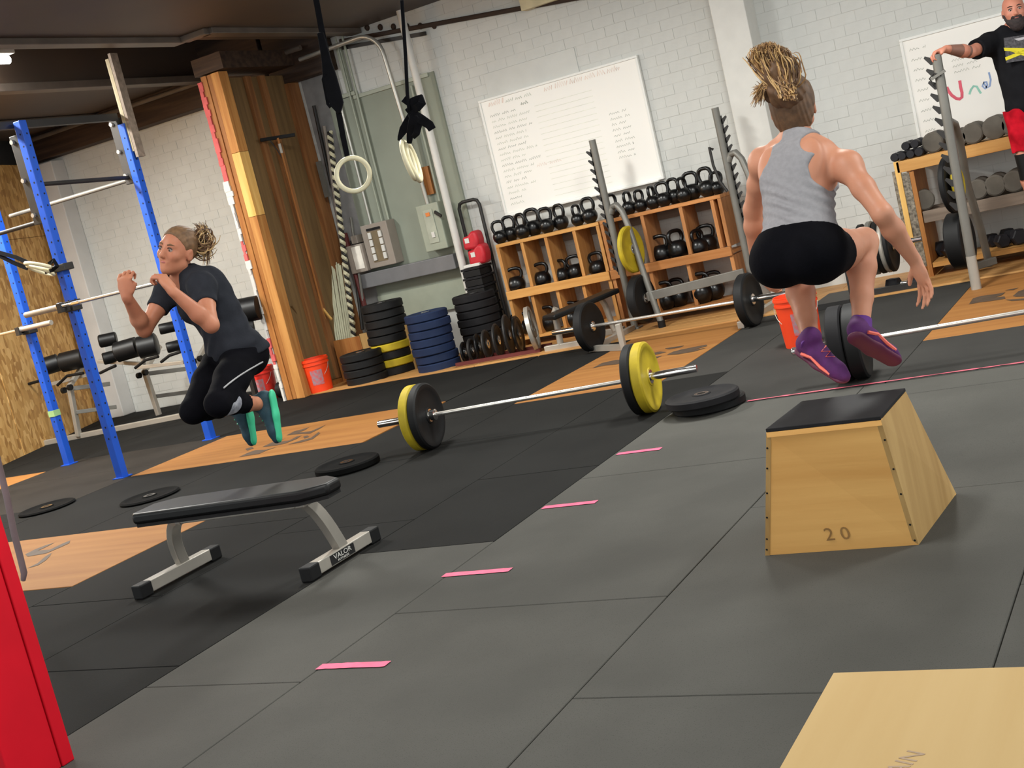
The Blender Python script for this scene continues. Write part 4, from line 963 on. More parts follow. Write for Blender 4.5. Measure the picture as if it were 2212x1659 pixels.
p = PY(667, 630, 11.6); q = PY(716, 690, 11.42); o = MB().bar(q, p, .022, .02).build('wood_strip', M_['stud_pale']); tag(o, 'short pale wood strip leaning against the white plastic strips', 'wood strip')
p = PY(630, 660, 11.0); q = PY(680, 745, 11.36); o = MB().bar(q, p, .016, .016).build('wood_strip', M_['bay']); tag(o, 'thin brown stick leaning against the stud partition', 'wood strip')
# push broom
br = thing('push_broom', (-8.5, 11.4, 0), 'push broom standing head-up in the stud partition', 'broom')
hc = PY(600, 298, 11.25); ft = PY(645, 470, 11.35); dn = (ft-hc)/np.linalg.norm(ft-hc)
pa, pb = PY(562, 303, 11.16), PY(637, 291, 11.40)
MB().bar(pa, pb, .05, .035).build('head_block', M_['hole'], br, bevel=.004); e_ = hc+dn*((zb-hc[2])/dn[2] if dn[2] else 1)
MB().tube([hc, e_], .012, 8).build('handle', M_['stud'], br, smooth=True)
m1 = pa*.75+pb*.25; MB().tube([m1, m1*.4+(hc+dn*.16)*.6+(0, 0, -.03), hc+dn*.24], .006, 6).build('brace', M_['steeld'], br); MB().tube([hc+dn*.06, hc+dn*.16], .017, 8).build('ferrule', M_['silver'], br, smooth=True)
o = MB().box(-8.56, -8.50, 11.9, 11.93, 2.0, 2.4).build('saw_blade', M_['steel']); tag(o, 'grey toothed metal strip hanging in the stud partition bay', 'metal strip')

# hand truck with red bags and black crates
ht = thing('hand_truck', (-6.6, 11.9, 0), 'dark tube-framed hand truck between the round pole and the cubby shelf', 'hand truck')
h0 = PY(992, 437, 11.95); h1 = PY(1022, 431, 11.95); h2 = PY(1070, 640, 11.95)
xa, xb, zt_ = h0[0]-.02, h1[0]+.06, h1[2]
P = [(xa, 11.95, .02), (xa, 11.95, zt_-.06), (xa+.02, 11.95, zt_-.015), (xa+.06, 11.95, zt_), (xb-.06, 11.95, zt_), (xb-.02, 11.95, zt_-.015), (xb, 11.95, zt_-.06), (xb, 11.95, .02)]
MB().tube(P, .019, 10).build('tube_frame', M_['steeld'], ht, smooth=True); MB().box(xa, xb, 11.93, 11.97, .3, .34).build('cross_piece', M_['steeld'], ht); MB().box(xa-.02, xb+.02, 11.62, 11.95, .0, .02).build('toe_plate', M_['steeld'], ht)
for i, (px, py, s) in enumerate([(1022, 520, .105), (1035, 550, .115)]):
    c = PY(px, py, 11.80); o = thing('red_bag', c, 'red vinyl bag in the hand truck, %s' % ('upper one' if i == 0 else 'lower one above the black crates'), 'bag')
    MB().prism([(c[0]+x*s/.1*.8, c[1]-.08, c[2]+z*s/.1*.85) for x, z in ((-.11,-.09),(.10,-.10),(.12,.0),(.11,.10),(.04,.12),(-.03,.06),(-.10,.07))], (0, .16, 0)).build('bag_body', M_['redbag'], o, bevel=.03, smooth=True, seg=3)
    MB().box(c[0]-.05, c[0]-.0, c[1]-.086, c[1]-.082, c[2]-.01, c[2]+.04).build('white_patch', M_['white'], o)
o = MB().box(xa+.03, xb-.03, 11.70, 11.9, .915, .945).build('white_board', M_['white'], bevel=.004); tag(o, 'thin white board between the red bags and the black crates', 'board')
for i in range(9):
    z = .022+.099*i; o = thing('black_crate', ((xa+xb)/2, 11.79, z), 'shallow black crate stacked on the hand truck, %s from the bottom' % ORD[i], 'crate', 'black crates on the hand truck')
    MB().box(xa+.02, xb-.02, 11.66, 11.92, z, z+.07).build('tray', M_['rubber'], o, bevel=.006); MB().box(xa+.01, xb-.01, 11.65, 11.925, z+.072, z+.096).build('rim', M_['rubber2'], o, bevel=.004)

# ================================================================== blue rig
rig = thing('pull_up_rig', (-9.3, 8.5, 0), 'bright blue steel rig with perforated posts at the left', 'rig')
pA = FL(265, 1031); pB = FL(150, 1003); pC = FL(456, 948)
def post(p, h, name='post'):
    o = MB().box(p[0]-.0375, p[0]+.0375, p[1]-.0375, p[1]+.0375, 0, h).build(name, M_['blue'], rig, bevel=.005)
    hb = MB(); z = .35
    while z < h-.1:
        hb.cyl((p[0]+.036, p[1]+.008, z), (p[0]+.0385, p[1]+.008, z), .0085, 8); hb.cyl((p[0]+.008, p[1]-.0385, z), (p[0]+.008, p[1]-.036, z), .0085, 8); z += .10
    tag(hb.build('bolt_holes', M_['hole'], o), kind='stuff')
    MB().box(p[0]-.06, p[0]+.06, p[1]-.06, p[1]+.06, 0, .008).build('foot_plate', M_['blue'], o)
    return o
HA, HB, HC = 3.06, 2.95, 2.98
post(pA, HA); post(pB, HB); post(pC, HC)
pD = np.array((pB[0], pA[1], 0)); post(pD, HA)
def bracket(p, z0, z1, dx):
    o = MB().box(p[0]+dx-.008, p[0]+dx+.0, p[1]-.09, p[1]-.0, z0, z1).build('bracket_plate', M_['steeld'], rig)
    for z in (z0+.06, (z0+z1)/2, z1-.06): MB().cyl((p[0]+dx-.02, p[1]-.06, z), (p[0]+dx-.008, p[1]-.06, z), .016, 6).build('bolt', M_['silver'], o)
for p, z0, z1 in ((pA, 2.22, 2.96), (pC, 2.45, 3.05)):
    o = MB().box(p[0]-.135, p[0]-.04, p[1]-.03, p[1]+.03, z0, z1).build('bracket_plate', M_['steeld'], rig, bevel=.004)
    for z in (z0+.08, (z0+z1)/2, z1-.05): MB().cyl((p[0]-.10, p[1]-.055, z), (p[0]-.10, p[1]-.03, z), .020, 6).build('bolt', M_['silver'], o)
MB().tube([(pB[0], pA[1], 2.24), (pA[0]-.1, pA[1], 2.24)], .018, 10).build('pull_up_bar', M_['steeld'], rig, smooth=True)
MB().tube([(pB[0], pC[1], 2.49), (pC[0]-.1, pC[1], 2.49)], .020, 10).build('pull_up_bar', M_['steel'], rig, smooth=True)
MB().tube([(pA[0]-.1, pA[1], 2.55), (pC[0]-.1, pC[1], 2.51)], .020, 10).build('side_bar', M_['steeld'], rig, smooth=True)
MB().box(pC[0]-.06, pC[0]+.0, pA[1]-1.2, pC[1]-.04, 3.02, 3.08).build('top_rail', M_['steeld'], rig)
# J hooks and a green band
for p, z in ((pA, 1.52), (pB, 1.40)):
    jh = MB().box(p[0]-.05, p[0]+.055, p[1]-.055, p[1]+.05, z-.06, z+.03).build('hook_collar', M_['steeld'], rig, bevel=.006)
    MB().prism([(p[0]-.02, p[1]-.055, z-.05), (p[0]-.02, p[1]-.16, z-.05), (p[0]-.02, p[1]-.16, z+.03), (p[0]-.02, p[1]-.145, z+.03), (p[0]-.02, p[1]-.14, z-.02), (p[0]-.02, p[1]-.055, z-.02)], (.05, 0, 0)).build('hook_arm', M_['steeld'], jh, bevel=.003)
MB().box(pB[0]-.041, pB[0]+.041, pB[1]-.041, pB[1]+.041, .50, .56).build('green_band', mat('green_tape', (150, 190, 130), .6), rig)
MB().box(pA[0]-.05, pA[0]+.09, pA[1]-.06, pA[1]+.05, 1.80, 1.86).build('clamp_collar', M_['steeld'], rig, bevel=.006)
# lumber bolted on the rear post
l0 = np.array((pC[0]+.06, pC[1]+.03)); o = thing('lumber_upright', (l0[0], l0[1], 2.7), 'weathered lumber bolted above the rear blue post', 'timber')
MB().box(l0[0]-.045, l0[0]-.001, l0[1]-.05, l0[1]+.04, 2.72, 3.56).build('board', wood_mat('grey_lumber', (176, 164, 136), (150, 136, 108), 'z', .6), o, bevel=.003); MB().box(l0[0]+.001, l0[0]+.035, l0[1]-.05, l0[1]+.04, 2.66, 3.6).build('board', M_['shelf_grey'], o, bevel=.003)
# barbell resting in the front hook
br_ = thing('barbell', (pA[0], pA[1]-.1, 1.53), 'steel barbell racked in the hooks of the blue rig', 'barbell')
yb_ = pA[1]-.10; zb_ = 1.52; xl = pA[0]-.46
MB().tube([(pA[0]-.02, yb_, zb_), (pA[0]+1.22, yb_, zb_)], .0145, 12).build('shaft', M_['bar'], br_, smooth=True); MB().tube([(xl, yb_, zb_), (pA[0]-.04, yb_, zb_)], .025, 14).build('sleeve', M_['silver'], br_, smooth=True); MB().tube([(pA[0]-.05, yb_, zb_), (pA[0]-.02, yb_, zb_)], .037, 14).build('collar', M_['chrome'], br_, smooth=True); MB().tube([(pA[0]+.11, yb_, zb_), (pA[0]+.2, yb_, zb_)], .02, 10).build('collar', M_['chrome'], br_, smooth=True)
br_ = thing('barbell', (pB[0], pB[1]-.1, 1.42), 'steel barbell end sticking out of the hook on the left blue post', 'barbell')
yb_ = pB[1]-.11; zb_ = 1.40; MB().tube([(pB[0]-1.2, yb_, zb_), (pB[0]-.02, yb_, zb_)], .0145, 12).build('shaft', M_['bar'], br_, smooth=True); MB().tube([(pB[0]+.02, yb_, zb_), (pB[0]+.44, yb_, zb_)], .025, 14).build('sleeve', M_['silver'], br_, smooth=True); MB().tube([(pB[0]-.03, yb_, zb_), (pB[0]+.03, yb_, zb_)], .036, 14).build('collar', M_['chrome'], br_, smooth=True)

# ================================================================== gymnastic rings
def torus(c, nrm, R, r, n=36, m=10):
    c = np.array(c, float); z = np.array(nrm, float); z /= np.linalg.norm(z); a = np.cross(z, (0, 0, 1.)); 
    if np.linalg.norm(a) < .1: a = np.cross(z, (1., 0, 0))
    a /= np.linalg.norm(a); b = np.cross(z, a)
    return [c+R*(math.cos(2*PI*k/n)*a+math.sin(2*PI*k/n)*b) for k in range(n)]
def ring(c, nrm, label, R=.104, r=.0155):
    o = MB().tube(torus(c, nrm, R, r), r, 12, closed=True).build('gymnastic_ring', M_['ring'], smooth=True); tag(o, label, 'ring'); return o
Yr = 6.85; c = PY(763, 377, Yr)
ring(c, (.62, -.78, 0), 'pale wooden gymnastic ring hanging in front of the green panel')
st = thing('ring_strap', (c[0], c[1], 3.55), 'long black webbing strap holding the hanging ring', 'strap')
tops = [PY(752, 346, Yr), PY(742, 300, Yr), PY(731, 240, Yr), PY(722, 200, Yr), PY(706, 120, Yr), PY(694, 60, Yr), PY(683, 0, Yr), PY(672, -80, Yr)]
def web(mb, pts, w, th):
    for a, b in zip(pts[:-1], pts[1:]): mb.bar(a, b+(b-a)*.03, w, th, side=FW)
m_ = MB(); web(m_, tops[:4], .003, .034) if False else None
def strap_mesh(pts, w, th=.004, side=None):
    """flat webbing following pts, facing the viewer side"""
    P = [np.array(p, float) for p in pts]; vs = []; fs = []
    for i, p in enumerate(P):
        d = P[min(i+1, len(P)-1)]-P[max(i-1, 0)]; d /= np.linalg.norm(d); s_ = np.cross(d, side if side is not None else np.array((.5, -.86, 0))); s_ /= np.linalg.norm(s_); n_ = np.cross(s_, d)
        ww = w[i] if hasattr(w, '__len__') else w
        vs += [p+s_*ww/2+n_*th, p-s_*ww/2+n_*th, p-s_*ww/2-n_*th, p+s_*ww/2-n_*th]
    for i in range(len(P)-1):
        for j in range(4): fs.append((i*4+j, i*4+(j+1) % 4, i*4+4+(j+1) % 4, i*4+4+j))
    fs += [(0, 1, 2, 3), (len(P)*4-1, len(P)*4-2, len(P)*4-3, len(P)*4-4)]
    return MB().add(vs, fs)
strap_mesh(tops, [.032, .034, .036, .04, .04, .036, .036, .036], .006).build('webbing', M_['blackcloth'], st)
# gathered slack wrapped round the strap
P = [PY(x, y, Yr-.02) for x, y in ((733, 245), (728, 225), (720, 200), (712, 165), (706, 135), (700, 105), (692, 70))]
strap_mesh(P, [.02, .085, .095, .085, .06, .05, .04], .018).build('gathered_slack', M_['blackcloth'], st, bevel=.006)
P = [PY(x, y, Yr-.05) for x, y in ((702, 158), (698, 172), (702, 192), (708, 225), (714, 232))]
strap_mesh(P, .018, .003).build('loose_tail', M_['blackcloth'], st)
MB().box(tops[-1][0]-.05, tops[-1][0]+.05, tops[-1][1]-.05, tops[-1][1]+.05, tops[-1][2]-.03, 3.64).build('ceiling_mount', M_['steeld'], st)
# second pair edge-on with a knotted strap bundle
Yr2 = 7.0
for i, (x, y) in enumerate(((884, 346), (893, 350))):
    c = PY(x, y, Yr2+.04*i); o = ring(c, (.93, .36, .10+.0*i), 'pale ring seen edge-on below the knotted straps, %s one' % ('left' if i == 0 else 'right'), R=.122)
st = thing('strap_bundle', PY(890, 260, Yr2), 'knotted bundle of black straps hanging beside the round pole', 'strap')
for pts, w in ([((868, 0), (876, 120), (880, 205), (884, 240)), .022], [((872, 212), (884, 222), (900, 216), (908, 212), (912, 222), (902, 232), (890, 236), (880, 244)), .05], [((884, 236), (890, 246), (910, 258), (928, 270), (934, 280)), [.03, .06, .06, .055, .05]],
               [((890, 244), (882, 262), (872, 280), (864, 296), (862, 304)), [.04, .055, .055, .03, .02]], [((892, 248), (890, 268), (886, 290), (884, 310)), [.04, .05, .045, .03]], [((896, 250), (904, 270), (900, 288), (893, 296)), [.03, .05, .04, .03]]):
    strap_mesh([PY(x, y, Yr2+random.uniform(-.02, .02)) for x, y in pts], w, .009).build('webbing', M_['blackcloth'], st, bevel=.004)
# ring pair tied to the rig
for i, (x, y, s) in enumerate(((84, 574, 0), (88, 584, .05))):
    c = PY(x, y, 7.62+s); ring(c, (.22, .35, .90-.25*i), 'pale ring tied up on the blue rig, %s of two' % ('upper' if i == 0 else 'lower'), R=.105)
st = thing('ring_strap', PY(30, 560, 7.6), 'black straps tying two rings up to the blue rig at the left edge', 'strap')
for pts in (((-60, 520), (0, 546), (35, 556), (62, 568)), ((-60, 532), (0, 553), (30, 568), (60, 580))): strap_mesh([PY(x, y, 7.6) for x, y in pts], .034, .004).build('webbing', M_['blackcloth'], st)
strap_mesh([PY(x, y, 7.66) for x, y in ((106, 570), (116, 562), (124, 575), (112, 584), (98, 588))], .03, .008).build('webbing', M_['blackcloth'], st)

# ================================================================== row of padded roller machines behind the rig
rail_a, rail_b = np.array((-12.45, 10.45, .03)), np.array((-9.3, 10.9, .03))
def ghd(i, pad_l, pad_r, postp, handles, label, padY=10.6):
    base = FL(*postp[-1]); base[2] = 0
    t = thing('roller_machine', base, label, 'exercise machine')
    rl = MB().bar(rail_a*(1-(i+.02)/3)+rail_b*((i+.02)/3), rail_a*(1-(i+.97)/3)+rail_b*((i+.97)/3), .07, .06).build('base_rail', M_['silver'], t, bevel=.006)
    pp = [PY(x, y, base[1]) for x, y in postp[:-1]]; pp.append(np.array((base[0], base[1], .03)))
    MB().bar(pp[0], pp[-1], .055, .055).build('post', M_['silver'], t, bevel=.005)
    MB().bar(pp[0]+(.0, -.03, -.03), pp[0]+(.0, .35, .22), .05, .05).build('pad_arm', M_['silver'], t, bevel=.004)
    for (ax_, ay, bx_, by, r) in pad_l+pad_r:
        p = PY(ax_, ay, padY); q = PY(bx_, by, padY+.12); d_ = (q-p)/np.linalg.norm(q-p)
        MB().lathe(p, d_, [(0, r*.85), (.012, r), (np.linalg.norm(q-p)-.012, r), (np.linalg.norm(q-p), r*.85)], 22).build('roller_pad', M_['black'], t, smooth=True)
    for h in handles:
        P = [PY(x, y, padY-.12) for x, y in h]; MB().tube(P, .017, 8).build('bent_handle', M_['rubber'], t, smooth=True)
    q0 = PY(postp[0][0], postp[0][1]+8, base[1]); MB().lathe(q0+(-.06, -.05, 0), (1, 0, 0), [(0, .035), (.04, .035)], 12).build('adjuster_knob', M_['black'], t, smooth=True); MB().lathe(q0+(.05, -.05, .02), (1, 0, 0), [(0, .035), (.04, .035)], 12).build('adjuster_knob', M_['black'], t, smooth=True)
    a0 = PY(postp[0][0]+30, postp[0][1]+12, base[1]+.4); MB().bar(q0, a0+(.45, 0, .02), .045, .05).build('cross_tube', M_['steel'], t, bevel=.004); MB().bar(q0+(0, 0, -.28), a0+(.45, 0, -.26), .04, .045).build('cross_tube', M_['steel'], t, bevel=.004)
    a = PY(postp[0][0]+12, postp[0][1]-4, base[1]+.1)
    MB().bar(PY(pad_l[0][0]-2, pad_l[0][1]+42, padY+.05), PY(pad_r[-1][2]+6, pad_r[-1][3]+38, padY+.15), .05, .04).build('pad_rail', M_['silver'], t, bevel=.004)
    MB().bar(PY(pad_r[-1][2]+8, pad_r[-1][3]-12, padY+.12), PY(pad_r[-1][2]+12, pad_r[-1][3]+44, padY+.12), .05, .03).build('pad_plate', M_['silver'], t, bevel=.004)
    return t
ghd(0, [(96, 792, 128, 782, .105)], [(132, 784, 182, 772, .115)], [(150, 832), (172, 948)], [[(44, 848), (60, 830), (88, 822)], [(124, 832), (145, 812), (180, 806)]], 'roller-pad exercise machine behind the blue posts, leftmost of three')
ghd(1, [(214, 738, 252, 730, .075), (222, 776, 254, 768, .07)], [(250, 762, 298, 748, .115)], [(312, 800), (345, 902)], [[(216, 806), (236, 796), (250, 790)], [(292, 795), (314, 778), (342, 770)]], 'roller-pad exercise machine right of the blue post, middle one of three')
ghd(2, [(298, 752, 340, 742, .125), (344, 712, 380, 704, .06)], [(360, 752, 392, 744, .06)], [(430, 770), (450, 880)], [[(348, 782), (366, 768), (390, 760)]], 'roller-pad exercise machine behind the jumping woman, rightmost of three')
rm = thing('pad_machine', FL(600, 868), 'black padded machine behind the back of the left jumping woman', 'exercise machine')
for a, b, r in (((498, 676), (560, 664), .13), ((515, 712), (548, 706), .12), ((470, 690), (505, 690), .09)):
    p, q = PY(*a, 10.6), PY(*b, 10.7); d_ = (q-p)/np.linalg.norm(q-p); MB().lathe(p, d_, [(0, r*.85), (.012, r), (np.linalg.norm(q-p), r), (np.linalg.norm(q-p)+.01, r*.85)], 20).build('roller_pad', M_['black'], rm, smooth=True)
p = PY(520, 735, 10.8); MB().bar((p[0], 10.8, .0), p, .05, .05).build('post', M_['steeld'], rm)
MB().bar(PY(556, 758, 10.95), PY(594, 746, 10.95), .05, .05).build('frame_tube', M_['silver'], rm, bevel=.004); MB().bar(PY(556, 778, 10.95), PY(592, 768, 10.95), .04, .04).build('frame_tube', M_['steel'], rm)
p = PY(594, 742, 10.95); MB().bar((p[0], 10.95, 0), p, .045, .045).build('post', M_['steeld'], rm); p = PY(606, 835, 10.95); MB().lathe((p[0]+.02, 11.0, .09), (1, 0, 0), [(-.08, .09), (.08, .09)], 18).build('foot_roller', M_['rubber'], rm, smooth=True)
# ================================================================== people
import openvdb as vdb
def unit(v): v = np.array(v, float); return v/(np.linalg.norm(v)+1e-12)
class Sdf:
    def __init__(s, lo, hi, h):
        s.lo = np.array(lo, float); s.h = h; s.n = np.ceil((np.array(hi)-s.lo)/h).astype(int)+1; s.D = np.full(s.n, .08, np.float32)
    def region(s, lo, hi):
        a = np.maximum(np.floor((np.array(lo)-s.lo)/s.h).astype(int), 0); b = np.minimum(np.ceil((np.array(hi)-s.lo)/s.h).astype(int)+1, s.n)
        if (b <= a).any(): return None
        g = [s.lo[i]+s.h*np.arange(a[i], b[i]) for i in range(3)]
        X, Y, Z = np.meshgrid(*g, indexing='ij', sparse=True)
        return (slice(a[0], b[0]), slice(a[1], b[1]), slice(a[2], b[2])), X.astype(np.float32), Y.astype(np.float32), Z.astype(np.float32)
    def put(s, sl, d, k, op):
        D = s.D[sl]
        if op == '+':
            if k > 0: h = np.clip(.5+.5*(D-d)/k, 0, 1); s.D[sl] = D*(1-h)+d*h-k*h*(1-h)
            else: s.D[sl] = np.minimum(D, d)
        else:
            d = -d
            if k > 0: h = np.clip(.5-.5*(D-d)/k, 0, 1); s.D[sl] = D*(1-h)+d*h+k*h*(1-h)
            else: s.D[sl] = np.maximum(D, d)
    def cone(s, a, b, r1, r2, k=.02, sq=None, op='+', inf=0.):
        a = np.array(a, float); b = np.array(b, float); r1 += inf; r2 += inf; R = max(r1, r2)*1.05+k+.02
        rg = s.region(np.minimum(a, b)-R, np.maximum(a, b)+R)
        if rg is None: return
        sl, X, Y, Z = rg; d = b-a; L2 = d@d+1e-12
        px, py, pz = X-a[0], Y-a[1], Z-a[2]; t = np.clip((px*d[0]+py*d[1]+pz*d[2])/L2, 0, 1)
        wx, wy, wz = px-t*d[0], py-t*d[1], pz-t*d[2]; q = wx*wx+wy*wy+wz*wz
        if sq is not None:
            n, f = sq; n = unit(n); wn = wx*n[0]+wy*n[1]+wz*n[2]; q = q+wn*wn*(1/f**2-1)
        s.put(sl, np.sqrt(q)-(r1+(r2-r1)*t), k, op)
    def ell(s, c, ax, rad, k=.02, op='+', inf=0.):
        c = np.array(c, float); A = np.array([unit(q) for q in ax]); rad = np.array(rad, float)+inf; R = max(rad)+k+.02
        rg = s.region(c-R, c+R)
        if rg is None: return
        sl, X, Y, Z = rg; px, py, pz = X-c[0], Y-c[1], Z-c[2]; q0 = 0; q1 = 0
        for i in range(3):
            u = px*A[i, 0]+py*A[i, 1]+pz*A[i, 2]; q0 = q0+(u/rad[i])**2; q1 = q1+(u/rad[i]**2)**2
        k0 = np.sqrt(q0); k1 = np.sqrt(q1)+1e-9; s.put(sl, k0*(k0-1)/k1, k, op)
    def cut(s, fn):
        """keep only where fn(X,Y,Z) <= 0"""
        g = [s.lo[i]+s.h*np.arange(s.n[i]) for i in range(3)]; X, Y, Z = np.meshgrid(*g, indexing='ij', sparse=True)
        s.D = np.maximum(s.D, fn(X, Y, Z).astype(np.float32))
    def warp(s, fn):
        g = [s.lo[i]+s.h*np.arange(s.n[i]) for i in range(3)]; X, Y, Z = np.meshgrid(*g, indexing='ij', sparse=True)
        s.D = s.D+fn(X, Y, Z).astype(np.float32)
    def mesh(s, name, mt, parent, sm=1):
        s.D[0], s.D[-1] = .05, .05; s.D[:, 0], s.D[:, -1] = .05, .05; s.D[:, :, 0], s.D[:, :, -1] = .05, .05
        D = np.clip(s.D, -.05, .05); g = vdb.FloatGrid(.05); g.copyFromArray(np.ascontiguousarray(D)); P, Q = g.convertToQuads(isovalue=0.)
        P = P*s.h+s.lo-wloc(parent) if parent is not None else P*s.h+s.lo
        me = bpy.data.meshes.new(name); me.from_pydata(P.tolist(), [], [tuple(q[::-1]) for q in Q.tolist()])
        me.polygons.foreach_set('use_smooth', [True]*len(me.polygons)); me.materials.append(mt)
        bm = bmesh.new(); bm.from_mesh(me)
        for _ in range(sm): bmesh.ops.smooth_vert(bm, verts=bm.verts, factor=.5, use_axis_x=True, use_axis_y=True, use_axis_z=True)
        # orientation: outward
        bm.to_mesh(me); vol = bm.calc_volume(signed=True)
        if vol < 0: me.flip_normals()
        bm.free(); o = bpy.data.objects.new(name, me); COL.objects.link(o)
        if parent is not None: o.parent = parent
        return o
def skin_mat(name, col, col2):
    M = mat(name, col, .5, col2=col2, scale=6, spec=.35, bump=.03, bscale=80)
    B = M.node_tree.nodes['Principled BSDF']; B.inputs['Subsurface Weight'].default_value = .12; B.inputs['Subsurface Radius'].default_value = (.02, .008, .005); B.inputs['Subsurface Scale'].default_value = .4
    return M
def cloth_mat(name, col, var=.08, scale=24, col2=None):
    M = mat(name, col, .9, var=var, scale=scale, col2=col2, bump=.12, bscale=120, spec=.08)
    return M
def hand_prims(wr, d, palm_n, thumb_side, sc=1., curl=.5, spread=.1):
    """d: direction wrist->knuckles; palm_n: out of the palm; thumb_side: unit vector toward the thumb"""
    d = unit(d); t = unit(thumb_side-(thumb_side@d)*d); n = unit(np.cross(t, d)); n = n*(1 if n@palm_n > 0 else -1)
    pr = [('ell', wr+d*.048*sc, (t, d, n), (.040*sc, .052*sc, .0165*sc), .012), ('cone', wr-d*.01, wr+d*.03*sc, .023*sc, .026*sc, .015, (n, .7))]
    lens = [(.040, .024, .019), (.045, .028, .020), (.042, .026, .020), (.033, .020, .018)]
    for i, L in enumerate(lens):
        off = (.030-.020*i)*sc; p = wr+d*(.088-.004*abs(i-1))*sc+t*off; dd = unit(d+t*spread*(1.2-.8*i)); a = 0
        for j, l in enumerate(L):
            a += curl*(.75 if j == 0 else 1.0); v = unit(dd*math.cos(a)+n*math.sin(a)); q = p+v*l*sc; pr.append(('cone', p, q, (.0095-.0010*j)*sc, (.0088-.0012*j)*sc, .004, None)); p = q
    p = wr+d*.022*sc+t*.026*sc; v = unit(t*.75+d*.65+n*.25*(.5+curl)) if curl < .9 else unit(t*.30+d*.75+n*.55); q = p+v*.040*sc; pr.append(('cone', p, q, .014*sc, .011*sc, .008, None)); v2 = unit(v*.7+d*.6+n*.5*curl) if curl < .9 else unit(d*.45+n*.35-t*.75); pr.append(('cone', q, q+v2*.030*sc, .0108*sc, .0085*sc, .004, None))
    return pr
def body_prims(J, female=True, sc=1., foot=True):
    """returns list of (tags, prim). Joints are world positions"""
    up = unit(J['neck']-J['pel']); rt = unit(J['shR']-J['shL']); rt = unit(rt-(rt@up)*up); fw = np.cross(up, rt)
    hr = unit(J['hipR']-J['hipL']); pf = unit(np.cross(up, hr)); A = (rt, fw, up); Ap = (hr, pf, up); P = []
    def E(tags, c, ax, r, k=.04): P.append((tags, ('ell', np.array(c), ax, tuple(q*sc for q in r), k)))
    def C(tags, a, b, r1, r2, k=.03, sq=None): P.append((tags, ('cone', np.array(a), np.array(b), r1*sc, r2*sc, k, sq)))
    pel, nk = J['pel'], J['neck']; L = lambda t: pel*(1-t)+nk*t+J.get('bend', np.zeros(3))*math.sin(PI*t)
    if female:
        E('hip', L(.02), Ap, (.160, .105, .105)); E('hip', L(.02)-pf*.055*sc+hr*.07*sc-up*.035*sc, Ap, (.085, .082, .09)); E('hip', L(.02)-pf*.055*sc-hr*.07*sc-up*.035*sc, Ap, (.085, .082, .09))
        E('waist hip2', L(.22), A, (.132, .090, .09), .05); E('waist', L(.38), A, (.122, .086, .09), .05)
        E('rib', L(.62), A, (.138, .100, .14), .05); E('rib', L(.82)-fw*.005, A, (.135, .085, .09), .05)
        for s_ in (-1, 1): E('rib', L(.68)+fw*.072*sc+rt*s_*.066*sc, A, (.058, .050, .056), .04); E('rib', L(.78)-fw*.06*sc+rt*s_*.075*sc, A, (.06, .03, .085), .03)
    else:
        E('hip', L(.02), Ap, (.165, .115, .11)); E('waist hip2', L(.22), A, (.158, .120, .10), .05); E('waist', L(.40), A, (.162, .122, .10), .05); E('rib', L(.62), A, (.170, .122, .14), .05); E('rib', L(.80), A, (.175, .105, .10), .05)
    C('sho', J['shL']-up*.01, L(.93)-rt*.03, .050, .055, .04, (fw, .85)); C('sho', J['shR']-up*.01, L(.93)+rt*.03, .050, .055, .04, (fw, .85))
    hb = J['head']-J['hup']*.085*sc-J['hfw']*.02
    C('neck', nk+up*.0-fw*.005, hb, .054 if female else .066, .050 if female else .062, .03); C('sho neck2', J['shL']*.55+nk*.45+up*.02, nk+up*.03, .034, .042, .04); C('sho neck2', J['shR']*.55+nk*.45+up*.02, nk+up*.03, .034, .042, .04)
    m = 1.0 if female else 1.22
    for s_ in 'LR':
        sh, el, wr = J['sh'+s_], J['el'+s_], J['wr'+s_]; d1 = unit(el-sh); d2 = unit(wr-el)
        E('sho arm'+s_, sh+d1*.02, (rt, fw, up), (.054*m, .054*m, .056*m), .03)
        C('arm'+s_, sh+d1*.02, sh*.5+el*.5, .046*m, .042*m, .03); C('arm'+s_, sh*.5+el*.5, el, .042*m, .036*m, .02)
        C('fore'+s_, el, el*.68+wr*.32, .036*m, .039*m, .02); C('fore'+s_, el*.68+wr*.32, wr, .039*m, .0245*m, .02)
        for pr in J['hand'+s_]: P.append(('hand'+s_, pr))
        sl_ = J.get('sleeve', .15); C('sleeve'+s_, sh+d1*.01, sh+d1*(sl_+.02), .050*m, .046*m, .03)
    for s_ in 'LR':
        hp, kn, an = J['hip'+s_], J['kn'+s_], J['an'+s_]; sd = hr*(1 if s_ == 'R' else -1)
        d1 = unit(kn-hp); d2 = unit(an-kn); bk = unit(-(d1) + (d1@d2)*d2) if abs(d1@d2) < .98 else -pf; bk = unit(unit(hp-kn)-(unit(hp-kn)@d2)*d2) if abs(d1@d2) < .97 else -pf
        C('thigh'+s_+' hipT', hp, hp*.55+kn*.45, .088, .076, .04); C('thigh'+s_, hp*.55+kn*.45, kn, .076, .054, .03)
        C('knee'+s_, kn, kn+d2*.03, .054, .050, .02)
        C('calf'+s_, kn+d2*.02, kn*.68+an*.32+bk*.012, .050, .056, .02); C('calf'+s_, kn*.68+an*.32+bk*.012, kn*.35+an*.65, .056, .041, .02); C('calf'+s_, kn*.35+an*.65, an, .041, .034, .02)
        C('foot'+s_, an, an+d2*.008, .033, .030, .01)
    return P, (rt, fw, up)
